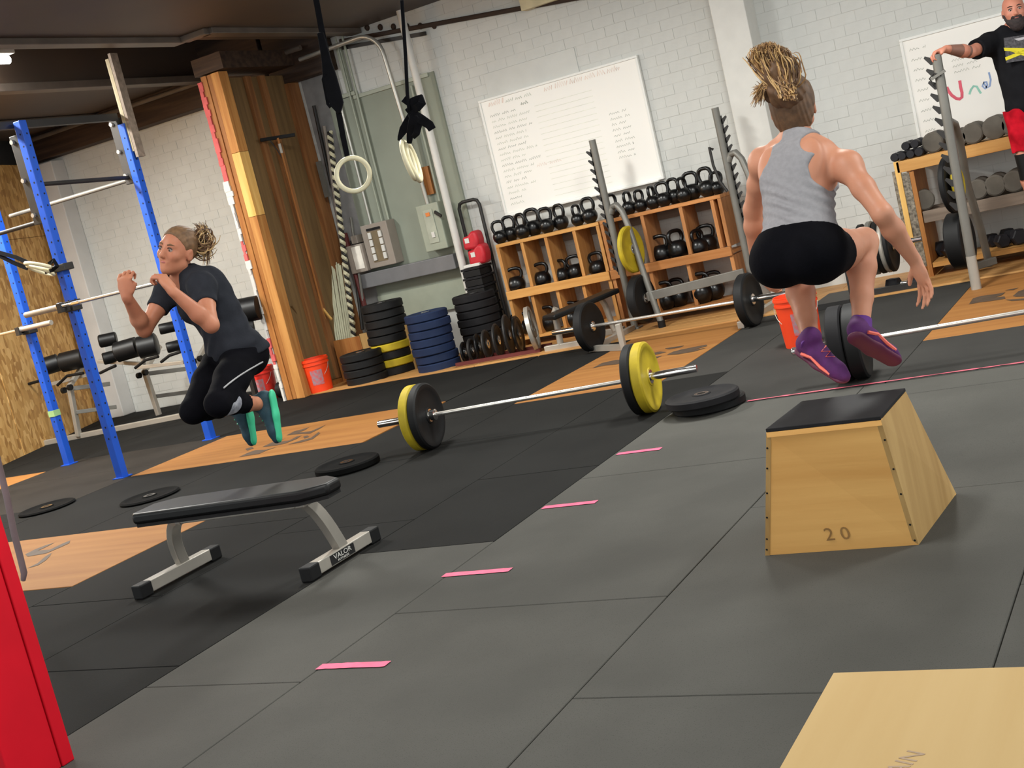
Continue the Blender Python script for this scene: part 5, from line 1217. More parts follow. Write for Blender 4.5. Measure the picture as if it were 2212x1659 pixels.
def head_prims(J, female=True, sc=1.):
    c, u, f = J['head'], unit(J['hup']), unit(J['hfw']); f = unit(f-(f@u)*u); r = np.cross(f, u); A = (r, f, u); P = []
    W = lambda x, y, z: c+(r*x+f*y+u*z)*sc
    def E(x, y, z, a, b, d, k=.02, op='+'): P.append(('head', ('ell', W(x, y, z), A, (a*sc, b*sc, d*sc), k, op)))
    def C(p, q, r1, r2, k=.01, sq=None): P.append(('head', ('cone', W(*p), W(*q), r1*sc, r2*sc, k, sq)))
    E(0, -.012, .030, .076, .094, .088); E(0, .030, -.010, .064, .062, .082, .03); E(0, .038, -.062, .047 if female else .054, .045, .048, .03); C((0, .068, -.092), (0, .070, -.088), .020 if female else .026, .020, .02)
    C((-.05, .01, -.055), (0, .060, -.085), .022, .022, .02); C((.05, .01, -.055), (0, .060, -.085), .022, .022, .02)
    C((-.042, .070, .030), (.042, .070, .030), .012, .012, .012)
    for s in (-1, 1):
        E(s*.031, .099, .008, .018, .014, .012, .008, '-'); E(s*.042, .064, -.020, .022, .020, .020, .02)
        E(s*.079, -.005, -.008, .010, .020, .032, .006); E(s*.088, .0, -.006, .006, .011, .020, .004, '-')
    C((0, .086, .014), (0, .106, -.022), .009, .012, .010); E(.0, .100, -.027, .017, .012, .010, .006)
    C((-.020, .083, -.052), (.020, .083, -.052), .0085, .0085, .008); C((-.015, .082, -.063), (.015, .082, -.063), .009, .009, .006)
    return P, A, W
def run(G, P, inf=0., kmul=1.):
    for _, pr in P:
        if pr[0] == 'cone': G.cone(pr[1], pr[2], pr[3], pr[4], pr[5]*kmul, pr[6], '+', inf)
        else: G.ell(pr[1], pr[2], pr[3], pr[4]*kmul, pr[5] if len(pr) > 5 else '+', inf)
def pick(P, *tags): return [q for q in P if any(t in q[0].split() for t in tags)]
def bounds(P, m=.03):
    lo = np.full(3, 1e9); hi = -lo
    for _, pr in P:
        if pr[0] == 'cone': pts = [pr[1], pr[2]]; R = max(pr[3], pr[4])
        else: pts = [pr[1]]; R = max(pr[3])
        for p in pts: lo = np.minimum(lo, p-R); hi = np.maximum(hi, p+R)
    return lo-m, hi+m
def plane(p, n): n = unit(n); return lambda X, Y, Z: (X-p[0])*n[0]+(Y-p[1])*n[1]+(Z-p[2])*n[2]   # positive on the n side
def face_bits(W, A, t, sc, iris=(62, 46, 38), brow=(112, 84, 60), lip=(176, 104, 98)):
    for s in (-1, 1):
        e = MB().ball(W(s*.031, .078, .008), .0125*sc, 14, 10).build('eye', M_['eyewhite'], t, smooth=True)
        c = W(s*.031, .078, .008); d = unit(A[1]*1+A[2]*-.12); MB().lathe(c+d*.0118*sc, d, [(0, .0058*sc), (.0012*sc, .0045*sc), (.0016*sc, .001)], 12).build('iris', mat('iris', iris, .3), e, smooth=True)
        MB().tube([W(s*.031-.015, .086, .0125), W(s*.031-.007, .0915, .0185), W(s*.031+.007, .0915, .0185), W(s*.031+.015, .086, .0125)], .0028*sc, 6).build('eyelid', M_['lash'], t, smooth=True)
        MB().tube([W(s*.015, .089, .030), W(s*.030, .089, .035), W(s*.050, .078, .031)], [.0035*sc, .004*sc, .0018*sc], 6).build('eyebrow', mat('brow', brow, .9), t, smooth=True)
    MB().tube([W(-.021, .0855, -.0565), W(-.010, .0925, -.0535), W(0, .0935, -.0545), W(.010, .0925, -.0535), W(.021, .0855, -.0565)], [.002*sc, .0042*sc, .0045*sc, .0042*sc, .002*sc], 8).build('lips', mat('lip', lip, .5), t, smooth=True)
M_['eyewhite'] = mat('eye_white', (176, 160, 150), .5, var=.01); M_['lash'] = mat('lash', (70, 48, 40), .7)
def strands(name, t, roots, curve, n, mts, r0=.0035, seed=1, segs=7):
    """many thin tapering locks; curve(u, root, rnd) -> list of points"""
    rnd = random.Random(seed); mbs = [MB() for _ in mts]
    for i in range(n):
        pts = curve(rnd, i/n); N = len(pts); mbs[i % len(mts)].tube(pts, [r0*(1-.75*(k/(N-1))**2) for k in range(N)], 5)
    for m_, mt in zip(mbs, mts): tag(m_.build(name, mt, t, smooth=True), kind='stuff')
def bez(P, t):
    P = [np.array(p, float) for p in P]
    while len(P) > 1: P = [P[i]*(1-t)+P[i+1]*t for i in range(len(P)-1)]
    return P[0]
def shoe(name, t, an, toe, upv, mts, sc=1., L=.265, stripe=None):
    """an ankle joint, toe = tip of the toes; upv = instep direction"""
    f = unit(toe-an-((toe-an)@unit(upv))*unit(upv)); u = unit(upv); s = np.cross(f, u); heel = an-u*.075*sc-f*.055*sc
    W = lambda x, y, z: heel+f*x*sc+s*y*sc+u*z*sc
    P = [('u', ('cone', W(.034, 0, .045), W(.10, 0, .05), .040*sc, .039*sc, .02, (s, .9))), ('u', ('cone', W(.10, 0, .045), W(.20, .0, .030), .040*sc, .036*sc, .02, (u, .85))), ('u', ('cone', W(.20, 0, .028), W(.235, 0, .024), .036*sc, .028*sc, .02, (u, .8))), ('u', ('cone', W(.040, 0, .06), W(.052, 0, .095), .040*sc, .042*sc, .02, (s, .95)))]
    lo, hi = bounds(P); G = Sdf(lo, hi, .005); run(G, P); G.cut(lambda X, Y, Z: -plane(W(0, 0, .012), u)(X, Y, Z)); up_ = G.mesh(name, mts[0], t)
    P = [('s', ('cone', W(.03, 0, .008), W(.12, 0, .006), .038*sc, .036*sc, .02, (u, .42))), ('s', ('cone', W(.12, 0, .006), W(.225, 0, .010), .038*sc, .036*sc, .02, (u, .40)))]
    lo, hi = bounds(P); G = Sdf(lo, hi, .005); run(G, P); G.mesh('sole', mts[1], up_)
    if len(mts) > 2:
        for sd in (-1, 1): MB().tube([W(.05, sd*.037, .028), W(.10, sd*.0395, .045), W(.15, sd*.039, .030), W(.20, sd*.036, .026)], .0075*sc, 6).build('side_flash', mts[2], up_, smooth=True)
    MB().tube([W(.115, -.018, .085), W(.125, .018, .080), W(.14, -.018, .074), W(.15, .018, .070), W(.165, -.016, .064), W(.175, .016, .060)], .0028*sc, 6).build('laces', mts[-1], up_, smooth=True)
    return up_

def V(a, b): return round(float(np.linalg.norm(np.array(a)-np.array(b))), 3)
# ------------------------------------------------------------------ right woman, mid-jump over the tapered box, back to the camera
J = {}
J['pel'] = PY(1727, 548, 4.80); J['neck'] = PY(1722, 312, 4.98)
J['shR'] = PY(1826, 352, 4.92); J['shL'] = PY(1650, 342, 5.02)
J['head'] = PY(1713, 232, 5.04); J['hup'] = unit(PY(1702, 170, 5.02)-PY(1718, 270, 5.04)); J['hfw'] = unit(FW*.92+RT*.34-UP*.12)
J['elR'] = reach(J['shR'], 1906, 462, .275, -1); J['wrR'] = reach(J['elR'], 1978, 566, .25, 1)
J['elL'] = reach(J['shL'], 1626, 452, .27, 1); J['wrL'] = reach(J['elL'], 1634, 566, .245, 1)
dR = unit(PY(2003, 628, J['wrR'][1])-J['wrR']); dL = unit(PY(1656, 622, J['wrL'][1])-J['wrL'])
J['handR'] = hand_prims(J['wrR'], dR, -RT, unit(FW*.7+UP*.2-RT*.3), 1., .28, .22); J['handL'] = hand_prims(J['wrL'], dL, RT, unit(FW*.8), 1., .5)
hr = unit(PY(1800, 545, 4.78)-PY(1650, 560, 4.84)); J['hipR'] = J['pel']+hr*.088-UP*.02; J['hipL'] = J['pel']-hr*.088-UP*.02
J['knR'] = reach(J['hipR'], 1866, 522, .40, 1); J['knL'] = reach(J['hipL'], 1722, 590, .40, 1)
J['anR'] = reach(J['knR'], 1860, 708, .385, -1); J['anL'] = reach(J['knL'], 1752, 738, .385, -1)
J['toeR'] = reach(J['anR'], 1938, 758, .20, 1); J['toeL'] = reach(J['anL'], 1778, 790, .20, -1) if False else J['anL']+unit(FW*.45+RT*.10-UP*.75)*.2
w1 = thing('person', (J['pel'][0], J['pel'][1], .51), 'woman seen from behind mid-jump in grey racerback top and black shorts', 'person')
P, (rt, fw_, up_) = body_prims(J); HP, HA_, W = head_prims(J)
SK1 = skin_mat('skin_fair', (200, 142, 114), (188, 128, 100))
PB = [q for q in P if 'sleeve' not in q[0]]; al = PB+HP; lo, hi = bounds(al); G = Sdf(lo, hi, .0065); run(G, PB); run(G, HP); G.mesh('body', SK1, w1)
# tank top: torso without the shoulders, racer back, small horizontal folds
tp = pick(P, 'rib', 'waist', 'hip2', 'hip'); tp2 = pick(P, 'sho', 'neck2'); lo, hi = bounds(tp+tp2); G = Sdf(lo, hi, .0065); run(G, tp, .009); run(G, [q for q in tp2 if 'armR' not in q[0] and 'armL' not in q[0]], .008)
hem = J['pel']+up_*.055
G.cut(lambda X, Y, Z: -plane(hem+rt*0, up_-rt*.0)(X, Y, Z))
nkp = J['neck']+up_*.035
G.cut(lambda X, Y, Z: plane(nkp, up_+fw_*.35)(X, Y, Z))
for s_, sh in ((1, J['shR']), (-1, J['shL'])):
    G.cone(sh+up_*.05+rt*s_*.02-fw_*.02, sh*.60+J['neck']*.40+up_*.035-fw_*.035, .074, .060, .012, (fw_, 2.4), '-')
    G.cone(sh+rt*s_*.06-up_*.015-fw_*.03, sh-rt*s_*.035-up_*.035-fw_*.06, .085, .062, .012, (fw_, 2.6), '-'); G.cone(sh-rt*s_*.03-up_*.06-fw_*.05, sh-up_*.13-rt*s_*.005-fw_*.03, .052, .030, .015, (fw_, 2.4), '-')
    G.cone(sh+rt*s_*.03-up_*.02-fw_*.03, sh-up_*.11+rt*s_*.02-fw_*.02, .070, .045, .012, (fw_, 2.6), '-')
def folds(X, Y, Z):
    a = plane(J['pel'], up_)(X, Y, Z); b = plane(J['pel'], rt)(X, Y, Z)
    m_ = np.exp(-((a-.17)/.10)**2); return .0065*m_*np.sin(a*150+7*np.sin(b*9)+b*20)*(.6+.4*np.sin(b*31+a*12))
G.warp(folds); G.mesh('racerback_top', cloth_mat('heather_grey_jersey', (146, 144, 147), .06, 60), w1)
# shorts
sp = pick(P, 'hip', 'hip2', 'hipT'); lo, hi = bounds(sp); G = Sdf(lo, hi, .0065); run(G, sp, .007, 1.35)
top = J['pel']+up_*.085; G.cut(lambda X, Y, Z: plane(top, up_)(X, Y, Z))
for s_ in 'LR':
    hp, kn = J['hip'+s_], J['kn'+s_]; d = unit(kn-hp); e = hp+d*.135
    G.cut(lambda X, Y, Z, e=e, d=d, hp=hp: np.minimum(plane(e, d)(X, Y, Z), .115-np.sqrt((X-(e+d*.06)[0])**2+(Y-(e+d*.06)[1])**2+(Z-(e+d*.06)[2])**2)*1.0+0*X) if False else plane(e, d)(X, Y, Z)-0)
G.mesh('shorts', cloth_mat('black_spandex', (9, 9, 14), .1), w1)
# hair: cap and a big swinging ponytail
hairB = [mat('hair_brown', (96, 68, 44), .6, var=.25, scale=40), mat('hair_dark', (60, 42, 32), .45, var=.2, scale=40), mat('hair_blond', (196, 158, 104), .5, var=.15, scale=40), mat('hair_honey', (150, 112, 70), .5, var=.15, scale=40)]
G = Sdf(J['head']-.14, J['head']+.14, .005); A = HA_
G.ell(W(0, -.014, .032), A, (.088, .106, .100), 0); G.ell(W(0, -.050, -.03), A, (.072, .062, .078), .03)
G.cut(lambda X, Y, Z: plane(W(0, .045, .05), A[1]-A[2]*.55)(X, Y, Z)); G.cut(lambda X, Y, Z: -plane(W(0, -.05, -.085), A[2]-A[1]*.0)(X, Y, Z))
for s_ in (-1, 1): G.ell(W(s_*.09, .01, -.03), A, (.03, .035, .045), .01, '-')
G.warp(lambda X, Y, Z: .0016*np.sin(plane(W(0, -.06, .08), A[0])(X, Y, Z)*420+plane(W(0, 0, 0), A[2])(X, Y, Z)*60)); G.mesh('hair_cap', hairB[0], w1)
hc = PY(1706, 200, 4.92)
G = Sdf(PY(1670, 150, 4.9)-.2, PY(1670, 150, 4.9)+.2, .006)
G.cone(PY(1714, 208, 4.97), PY(1694, 190, 4.92), .045, .062, .03); G.cone(PY(1698, 190, 4.92), PY(1680, 148, 4.90), .066, .058, .03); G.cone(PY(1680, 148, 4.90), PY(1664, 118, 4.90), .055, .030, .03); G.cone(PY(1690, 200, 4.92), PY(1656, 200, 4.92), .050, .022, .03); G.cone(PY(1700, 190, 4.93), PY(1712, 168, 4.93), .035, .022, .03)
G.warp(lambda X, Y, Z: .006*np.sin(X*150+Z*60)*np.sin(Z*90+Y*80)); G.mesh('ponytail', hairB[0], w1)
def cur(rnd, u):
    Y0 = 4.91; a = PY(1706+rnd.uniform(-22, 14), 204+rnd.uniform(-24, 12), Y0+rnd.uniform(-.07, .05))
    k = rnd.random(); s1 = rnd.gauss(0, 1)
    if k < .80:
        e = PY(1660+s1*16+rnd.gauss(0, 4), 90+abs(rnd.gauss(0, 15))+abs(s1)*6, Y0+rnd.uniform(-.08, .06)); m1 = PY(1690+s1*17, 182+rnd.gauss(0, 8), Y0+rnd.uniform(-.09, .04)); m2 = PY(1675+s1*22, 134+rnd.gauss(0, 10), Y0+rnd.uniform(-.09, .05)); m3 = e+RT*rnd.uniform(-.03, .03)
    else: e = PY(1638+rnd.gauss(0, 6), 204+rnd.gauss(0, 10), Y0+rnd.uniform(-.06, .04)); m1 = PY(1684, 172+rnd.gauss(0, 12), Y0-.05); m2 = PY(1652, 166+rnd.gauss(0, 12), Y0-.04); m3 = PY(1646, 190, Y0-.02)
    ph = rnd.uniform(0, 6); am = rnd.uniform(.001, .005)
    return [bez([a, m1, m2, m3, e], t/9)+RT*am*math.sin(ph+t*1.3)+UP*am*math.cos(ph+t*1.1) for t in range(10)]
strands('ponytail_locks', w1, None, cur, 2000, [hairB[0], hairB[2], hairB[0], hairB[3], hairB[2], hairB[3]], .0032, 3)
MB().tube(torus(PY(1707, 204, 4.95), unit(PY(1690, 185, 4.9)-PY(1712, 210, 4.97)), .034, .006), .007, 8, closed=True).build('hair_tie', M_['black'], w1, smooth=True)
SH1 = [mat('purple_shoe_mesh', (80, 26, 90), .8, var=.15, scale=30), mat('plum_sole', (92, 30, 62), .6), mat('coral_flash', (255, 120, 104), .5)]
shoe('shoe', w1, J['anR'], J['toeR'], unit(J['knR']-J['anR']+FW*.1), SH1); shoe('shoe', w1, J['anL'], J['toeL'], unit(J['knL']-J['anL']+UP*.0-FW*.5), SH1)
for s_ in 'LR':
    d = unit(J['kn'+s_]-J['an'+s_]); MB().tube([J['an'+s_]-d*.02, J['an'+s_]+d*.035], [.042, .040], 16).build('sock', mat('violet_sock', (96, 44, 132), .8), w1, smooth=True)
print('W1 lens', 'ua', V(J['shR'], J['elR']), V(J['shL'], J['elL']), 'fa', V(J['elR'], J['wrR']), V(J['elL'], J['wrL']), 'torso', V(J['pel'], J['neck']), 'sh', V(J['shL'], J['shR']), 'th', V(J['hipR'], J['knR']), V(J['hipL'], J['knL']), 'sn', V(J['knR'], J['anR']), V(J['knL'], J['anL']), 'z', J['anR'][2], J['anL'][2], 'kn', J['knR'], J['knL'])

# ------------------------------------------------------------------ left woman, knees tucked over the bench
J = {}
Yl = 4.92; J['pel'] = PY(502, 768, Yl+.02); J['neck'] = PY(412, 612, Yl+.0)
J['shL'] = PY(452, 612, Yl-.16); J['shR'] = PY(352, 622, Yl+.02)
sc = unit(J['shL']-J['shR']); mid = (J['shL']+J['shR'])/2; J['shL'] = mid+sc*.165; J['shR'] = mid-sc*.165; J['neck'] = mid*.5+J['neck']*.5+np.array((0, 0, .03))
J['head'] = PY(384, 543, Yl-.08); J['hup'] = unit(PY(392, 480, Yl-.05)-PY(388, 590, Yl-.05)+UP*.3+RT*.05); J['hfw'] = unit(-RT*.52-FW*.80-UP*.34)
J['elL'] = reach(J['shL'], 456, 702, .27, -1); J['wrL'] = reach(J['elL'], 372, 628, .24, -1)
J['elR'] = reach(J['shR'], 312, 712, .27, -1); J['wrR'] = reach(J['elR'], 274, 640, .24, -1)
dL = unit(PY(350, 598, J['wrL'][1])-J['wrL']); dR = unit(PY(268, 598, J['wrR'][1])-J['wrR'])
J['handL'] = hand_prims(J['wrL'], dL, -RT+UP*.2, unit(FW*.8+UP*.6), 1., 1.2); J['handR'] = hand_prims(J['wrR'], dR, RT*.6+FW*.5, unit(RT*.6+UP*.4-FW*.2), 1., 1.25)
hv = unit(J['shL']-J['shR']); hv = unit(hv*.8+RT*.3-FW*.2); J['hipL'] = J['pel']+hv*.085-UP*.02; J['hipR'] = J['pel']-hv*.085-UP*.02
J['knL'] = reach(J['hipL'], 470, 872, .40, -1); J['knR'] = reach(J['hipR'], 416, 888, .40, -1)
J['anL'] = reach(J['knL'], 562, 872, .385, 1); J['anR'] = reach(J['knR'], 508, 880, .385, 1)
J['toeL'] = J['anL']+unit(-UP*.9-RT*.05+FW*.1)*.19; J['toeR'] = J['anR']+unit(-UP*.9-RT*.05+FW*.1)*.19
J['bend'] = unit(RT*.8+UP*.4)*.045
w2 = thing('person', (J['pel'][0], J['pel'][1], .45), 'woman jumping over the flat bench with fists raised, dark tee and black leggings', 'person')
P, (rt, fw_, up_) = body_prims(J); HP, HA_, W = head_prims(J)
SK2 = skin_mat('skin_tan', (196, 132, 102), (184, 118, 90))
PB = [q for q in P if 'sleeve' not in q[0]]; al = PB+HP; lo, hi = bounds(al); G = Sdf(lo, hi, .0065); run(G, PB); run(G, HP); G.mesh('body', SK2, w2)
face_bits(W, HA_, w2, 1.)
tp = pick(P, 'rib', 'waist', 'hip2', 'sho', 'hip', 'sleeveL', 'sleeveR', 'neck2'); lo, hi = bounds(tp, .05); G = Sdf(lo, hi, .0065); run(G, pick(P, 'rib', 'waist', 'hip2', 'hip'), .015); run(G, pick(P, 'sho', 'sleeveL', 'sleeveR', 'neck2'), .010, 1.3)
G.cut(lambda X, Y, Z: -plane(J['pel']-up_*.055, up_)(X, Y, Z))
for s_ in 'LR':
    d = unit(J['el'+s_]-J['sh'+s_]); e = J['sh'+s_]+d*.13
    G.cut(lambda X, Y, Z, e=e, d=d: np.minimum(plane(e, d)(X, Y, Z), .085-np.sqrt((X-(e+d*.08)[0])**2+(Y-(e+d*.08)[1])**2+(Z-(e+d*.08)[2])**2)))
nf = J['neck']+up_*.02+fw_*.055; G.ell(nf+up_*.03, (rt, fw_, up_), (.062, .062, .085), .01, '-'); G.cone(J['neck']+up_*.05, J['neck']+up_*.2, .066, .075, .005, None, '-')
G.warp(lambda X, Y, Z: .0045*np.sin(plane(J['pel'], up_)(X, Y, Z)*75+5*np.sin(plane(J['pel'], rt)(X, Y, Z)*14))*np.clip(1-plane(J['pel'], up_)(X, Y, Z)*2.2, 0, 1))
G.mesh('tee_shirt', cloth_mat('charcoal_jersey', (44, 46, 52), .1, 20), w2, 10)
sp = pick(P, 'hip', 'hipT', 'thighL', 'thighR', 'kneeL', 'kneeR', 'calfL', 'calfR'); lo, hi = bounds(sp); G = Sdf(lo, hi, .0065); run(G, sp, .006)
G.cut(lambda X, Y, Z: plane(J['pel']+up_*.075, up_)(X, Y, Z))
for s_ in 'LR':
    d = unit(J['an'+s_]-J['kn'+s_]); e = J['kn'+s_]+d*.235
    G.cut(lambda X, Y, Z, e=e, d=d: np.minimum(plane(e, d)(X, Y, Z), .12-np.sqrt((X-(e+d*.11)[0])**2+(Y-(e+d*.11)[1])**2+(Z-(e+d*.11)[2])**2)))
lg = G.mesh('leggings', cloth_mat('black_leggings', (12, 12, 17), .12), w2)
# pale piping and grey side panel along the near thigh
h, k_ = J['hipL'], J['knL']; ax = unit(k_-h); outv = unit(-FW-((-FW)@ax)*ax); sdv = np.cross(ax, outv); sdv = sdv*(1 if sdv@RT > 0 else -1)
pts = []
for i in range(10):
    t = i/9; g = .1+1.25*t; r = .103-.028*t; pts.append(h*(1-t*.92)+k_*t*.92+(sdv*math.cos(g)+outv*math.sin(g))*r)
MB().tube(pts, .004, 6).build('piping', mat('pale_piping', (170, 170, 172), .7), lg, smooth=True)
c = k_+unit(J['anL']-k_)*.11; oo = unit(-FW*.9+RT*.2)
G = Sdf(c-.12, c+.12, .005); run(G, pick(P, 'kneeL', 'calfL'), .0085); G.ell(c, (RT, UP, FW), (.3, .3, .3), 0, '-') if False else None
G.cut(lambda X, Y, Z: np.sqrt((X-(c+oo*.06)[0])**2+(Y-(c+oo*.06)[1])**2+(Z-(c+oo*.06)[2])**2)-.062); G.mesh('pale_patch', mat('white_print', (186, 188, 196), .8, col2=(120, 122, 132), scale=22), lg)
hb = [mat('hair_light_brown', (116, 86, 58), .65, var=.25, scale=40), mat('hair_dark_brown', (84, 60, 42), .45, var=.2, scale=40), mat('hair_sandy', (196, 164, 116), .42, var=.15, scale=40)]  # dark, mid and sandy browns mixed through the locks
G = Sdf(J['head']-.14, J['head']+.14, .005); A = HA_
G.ell(W(0, -.014, .034), A, (.082, .100, .093), 0); G.cut(lambda X, Y, Z: plane(W(0, .048, .055), A[1]-A[2]*.62)(X, Y, Z)); G.cut(lambda X, Y, Z: -plane(W(0, -.05, -.050), A[2]+A[1]*.35)(X, Y, Z))
for s_ in (-1, 1): G.ell(W(s_*.09, .012, -.03), A, (.03, .04, .05), .01, '-')
G.warp(lambda X, Y, Z: .0014*np.sin(plane(W(0, 0, 0), A[0])(X, Y, Z)*380+plane(W(0, 0, 0), A[2])(X, Y, Z)*90)); G.mesh('hair_cap', hb[0], w2)
def cur2(rnd, u):
    a = W(rnd.uniform(-.02, .02), -.095, .045+rnd.uniform(-.02, .02)); Y0 = a[1]+.02; k = rnd.random()
    if k < .6:
        c = PY(438+rnd.gauss(0, 7), 524+rnd.gauss(0, 10), Y0+rnd.uniform(-.06, .06)); g = rnd.uniform(0, 6.28); R = .045+rnd.uniform(-.015, .015); q = [c+R*(math.cos(g+i*.7)*RT+math.sin(g+i*.7)*UP) for i in range(5)]; return [bez([a]+q, t/7) for t in range(8)]
    e = PY(448+rnd.gauss(0, 8), 556+rnd.gauss(0, 14), Y0+rnd.uniform(-.05, .05)) if k < .85 else PY(432+rnd.gauss(0, 10), 488+rnd.gauss(0, 6), Y0)
    m1 = PY(426, 500+rnd.gauss(0, 10), Y0); m2 = PY(452+rnd.gauss(0, 6), 510+rnd.gauss(0, 10), Y0+rnd.uniform(-.04, .04)); return [bez([a, m1, m2, e], t/7) for t in range(8)]
strands('ponytail_locks', w2, None, cur2, 260, [hb[1], hb[0], hb[2]], .0042, 5)
SH2 = [mat('dark_teal_shoe', (30, 62, 74), .7, var=.2, scale=30), mat('mint_sole', (64, 200, 150), .55)]
for s_ in 'LR': shoe('shoe', w2, J['an'+s_], J['toe'+s_], unit(-RT*1.0-UP*.15+FW*.1), SH2)
for s_ in 'LR':
    d = unit(J['kn'+s_]-J['an'+s_]); MB().tube([J['an'+s_]-d*.02, J['an'+s_]+d*.02], [.040, .038], 16).build('sock', M_['black'], w2, smooth=True)
print('W2', 'ua', V(J['shR'], J['elR']), V(J['shL'], J['elL']), 'fa', V(J['elR'], J['wrR']), V(J['elL'], J['wrL']), 'torso', V(J['pel'], J['neck']), 'sh', V(J['shL'], J['shR']), 'th', V(J['hipR'], J['knR']), V(J['hipL'], J['knL']), 'sn', V(J['knR'], J['anR']), V(J['knL'], J['anL']), 'z', J['anR'][2], J['anL'][2])

# ------------------------------------------------------------------ bearded man at the right edge, hand on the rack
J = {}
Ym = 10.92; J['pel'] = PY(2226, 226, Ym); J['neck'] = PY(2190, 66, Ym)
J['shR'] = PY(2148, 92, Ym-.06); J['shL'] = PY(2244, 66, Ym+.10)
c_ = (J['shR']+J['shL'])/2; sc = unit(J['shR']-J['shL']); J['shR'] = c_+sc*.205; J['shL'] = c_-sc*.205
J['head'] = PY(2190, 24, Ym-.06); J['hup'] = np.array((0, 0, 1.))+UP*.0; J['hfw'] = unit(-FW*.95-RT*.28-UP*.10)
hp_ = kt+np.array((0, 0, .03)); J['wrR'] = PY(2044, 106, 10.36); J['elR'] = reach(J['wrR'], 2096, 112, .255, 1)
J['elL'] = J['shL']+unit(np.array((.25, 0, -1)))*.29; J['wrL'] = J['elL']+unit(np.array((.05, -.35, -1)))*.26
dR = unit(PY(2018, 114, 10.31)-J['wrR']); J['handR'] = hand_prims(J['wrR'], dR, np.array((0, 0, -1.)), unit(-FW), 1.08, .95); J['handL'] = hand_prims(J['wrL'], np.array((0, -.2, -1.)), -RT, -FW, 1.05, .5)
hv = unit(J['shR']-J['shL']); J['hipR'] = J['pel']+hv*.10; J['hipL'] = J['pel']-hv*.10
zb_ = .40
J['knR'] = J['hipR']+unit(np.array((-.03, -.05, -1)))*.43; J['knL'] = J['hipL']+unit(np.array((.06, -.04, -1)))*.43
zb_ = J['knR'][2]-.42-.075
J['anR'] = J['knR']+np.array((.0, .03, -.42)); J['anL'] = J['knL']+np.array((.02, .03, J['anR'][2]-J['knL'][2])); J['toeR'] = J['anR']+unit(-FW*1.-RT*.2)*.2; J['toeR'][2] = J['anR'][2]-.05; J['toeL'] = J['anL']+unit(-FW+RT*.2)*.2; J['toeL'][2] = J['anL'][2]-.05
J['sleeve'] = .22
m1_ = thing('person', (J['pel'][0], J['pel'][1], zb_), 'bald bearded man in black tee and red shorts leaning a hand on the right rack', 'person')
P, (rt, fw_, up_) = body_prims(J, False); HP, HA_, W = head_prims(J, False, 1.04)
SK3 = skin_mat('skin_ruddy', (206, 140, 116), (192, 122, 100)); PB = [q for q in P if 'sleeve' not in q[0]]; al = PB+HP; lo, hi = bounds(al); G = Sdf(lo, hi, .0085); run(G, PB); run(G, HP); G.mesh('body', SK3, m1_)
face_bits(W, HA_, m1_, 1.04, brow=(50, 36, 30), lip=(150, 90, 84))
tp = pick(P, 'rib', 'waist', 'hip2', 'hip', 'sho', 'neck2', 'sleeveR', 'sleeveL'); lo, hi = bounds(tp, .05); G = Sdf(lo, hi, .008); run(G, pick(P, 'rib', 'waist', 'hip2', 'hip'), .026); run(G, pick(P, 'sho', 'sleeveR', 'sleeveL', 'neck2'), .020)
G.cut(lambda X, Y, Z: -plane(J['pel']-up_*.085, up_)(X, Y, Z))
for s_ in 'LR':
    d = unit(J['el'+s_]-J['sh'+s_]); e = J['sh'+s_]+d*.205
    G.cut(lambda X, Y, Z, e=e, d=d: np.minimum(plane(e, d)(X, Y, Z), .11-np.sqrt((X-(e+d*.10)[0])**2+(Y-(e+d*.10)[1])**2+(Z-(e+d*.10)[2])**2)))
G.cone(J['neck']+up_*.055, J['neck']+up_*.2, .074, .085, .005, None, '-'); ts = G.mesh('tee_shirt', cloth_mat('black_cotton', (26, 26, 29), .12, 14), m1_)
# printed front: grey block with two yellow chevron strokes
def on_chest(px, py, out=.0):
    p = PY(px, py, Ym-.3); d_ = unit(p-CP); 
    c0 = J['neck']*.4+J['pel']*.6; n_ = fw_ if fw_@(-FW) > 0 else -fw_
    t = ((c0+n_*(.158+out))-CP)@n_/(d_@n_); return CP+d_*t
m_ = MB()
def cquad(m_, P4, o): m_.add([on_chest(x, y, o) for x, y in P4], [(0, 1, 2, 3)])
pr = MB(); cquad(pr, [(2168, 82), (2222, 74), (2226, 128), (2174, 136)], .001); pr.build('printed_block', mat('print_grey', (92, 90, 94), .8, col2=(60, 58, 62), scale=60), ts)
pr = MB(); cquad(pr, [(2168, 103), (2216, 104), (2216, 112), (2170, 110)], .003); cquad(pr, [(2171, 124), (2216, 106), (2216, 114), (2173, 131)], .003); cquad(pr, [(2180, 110), (2216, 122), (2216, 116), (2192, 110)], .003); pr.build('yellow_print', mat('print_yellow', (226, 210, 40), .7), ts)
pr = MB(); cquad(pr, [(2190, 84), (2216, 79), (2216, 84), (2200, 88)], .003); pr.build('white_print', mat('print_white', (190, 186, 190), .7), ts)
sp = pick(P, 'hip', 'hipT', 'thighL', 'thighR'); lo, hi = bounds(sp, .05); G = Sdf(lo, hi, .008); run(G, sp, .018); G.cut(lambda X, Y, Z: plane(J['pel']+up_*.0, up_)(X, Y, Z)); ze = J['knR'][2]+.10; G.cut(lambda X, Y, Z: ze-Z+0*X+0*Y)
G.warp(lambda X, Y, Z: .006*np.sin(X*60+Z*25)); G.mesh('shorts', cloth_mat('red_shorts', (176, 20, 36), .3, 9), m1_)
for s_ in 'LR': MB().tube([J['kn'+s_]+(0, 0, .08), J['kn'+s_], J['kn'+s_]+(0, 0, -.12)], [.072, .066, .062], 20).build('knee_sleeve', M_['black'], m1_, smooth=True)
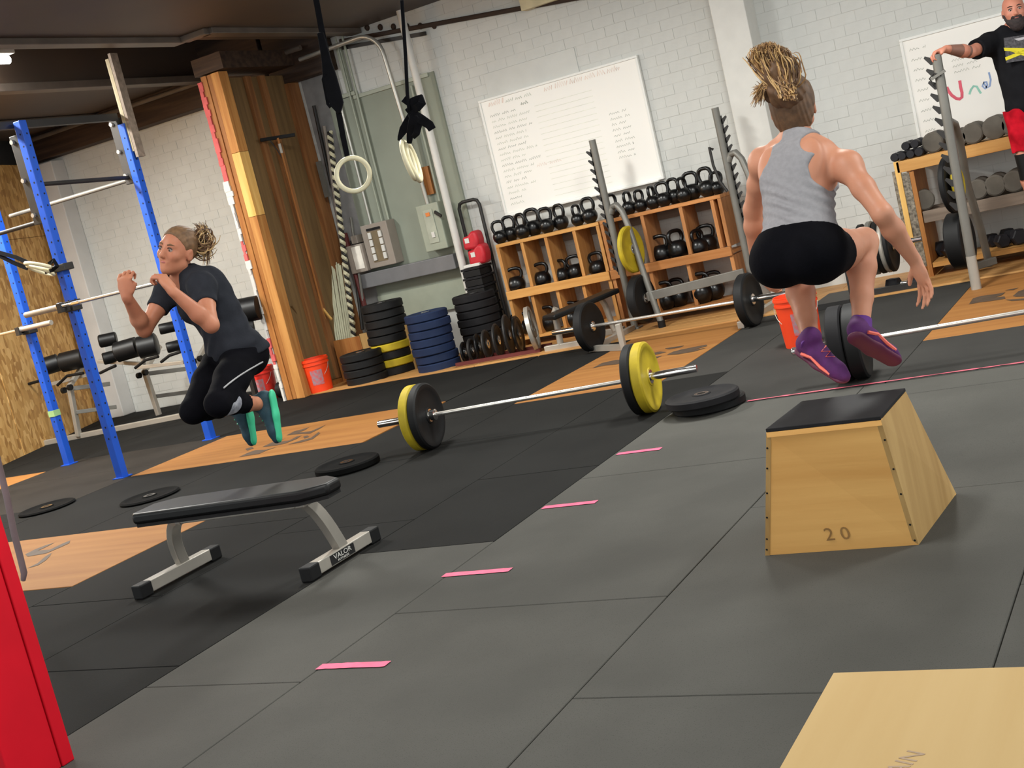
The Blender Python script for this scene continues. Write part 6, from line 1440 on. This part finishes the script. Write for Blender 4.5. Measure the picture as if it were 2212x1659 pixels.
MB().tube([J['wrR']*.9+J['elR']*.1, J['wrR']*.45+J['elR']*.55, J['wrR']*.1+J['elR']*.9], [.0335, .0475, .0478], 20, cap=False).build('tattoo_sleeve', skin_mat('tattooed_skin', (116, 84, 76), (150, 108, 92)), m1_, smooth=True)
G = Sdf(J['head']-.17, J['head']+.17, .006); G.ell(W(0, .045, -.075), HA_, (.060, .052, .062), 0); G.ell(W(0, .058, -.105), HA_, (.042, .035, .045), .03); G.cone(W(-.074, .005, -.015), W(-.05, .04, -.07), .012, .022, .02); G.cone(W(.074, .005, -.015), W(.05, .04, -.07), .012, .022, .02); G.cone(W(-.03, .088, -.045), W(.03, .088, -.045), .009, .009, .008)
G.cone(W(-.015, .105, -.0575), W(.015, .105, -.0575), .007, .007, .003, None, '-'); G.warp(lambda X, Y, Z: .0025*np.sin(X*330)*np.sin(Z*290+Y*200)); G.mesh('beard', mat('dark_beard', (46, 36, 36), .8, var=.3, scale=60), m1_)
G = Sdf(J['head']-.17, J['head']+.17, .006); G.ell(W(0, -.014, .030), HA_, (.0785, .0965, .0900), 0); G.cut(lambda X, Y, Z: plane(W(0, .0, .06), HA_[1]*1.0+HA_[2]*1.6)(X, Y, Z)); G.cut(lambda X, Y, Z: -plane(W(0, 0, -.03), HA_[2])(X, Y, Z)); G.cut(lambda X, Y, Z: plane(W(0, .02, 0), HA_[1])(X, Y, Z)); G.mesh('cropped_hair', mat('cropped_grey_hair', (96, 84, 78), .9), m1_)
for s_ in 'LR': shoe('shoe', m1_, J['an'+s_], J['toe'+s_], np.array((0, 0, 1.)), [M_['rubber2'], M_['white']], 1.08)
tb_ = (J['anR']+J['anL'])/2
pb_ = thing('step_box', (tb_[0]+.05, tb_[1]-.06, 0), 'plywood step box the bearded man stands on, beyond the right edge', 'box')
xs_ = PY(2218, 530, tb_[1]-.33)[0]; MB().box(xs_, xs_+.6, tb_[1]-.33, tb_[1]+.2, zb_-.02, zb_-.001).build('top_panel', M_['ply_b'], pb_); MB().box(xs_+.01, xs_+.59, tb_[1]-.32, tb_[1]+.19, 0, zb_-.021).build('body_panel', M_['ply_b'], pb_)
print('M', 'ua', V(J['shR'], J['elR']), 'fa', V(J['elR'], J['wrR']), 'torso', V(J['pel'], J['neck']), 'z', J['head'], J['pel'], zb_)
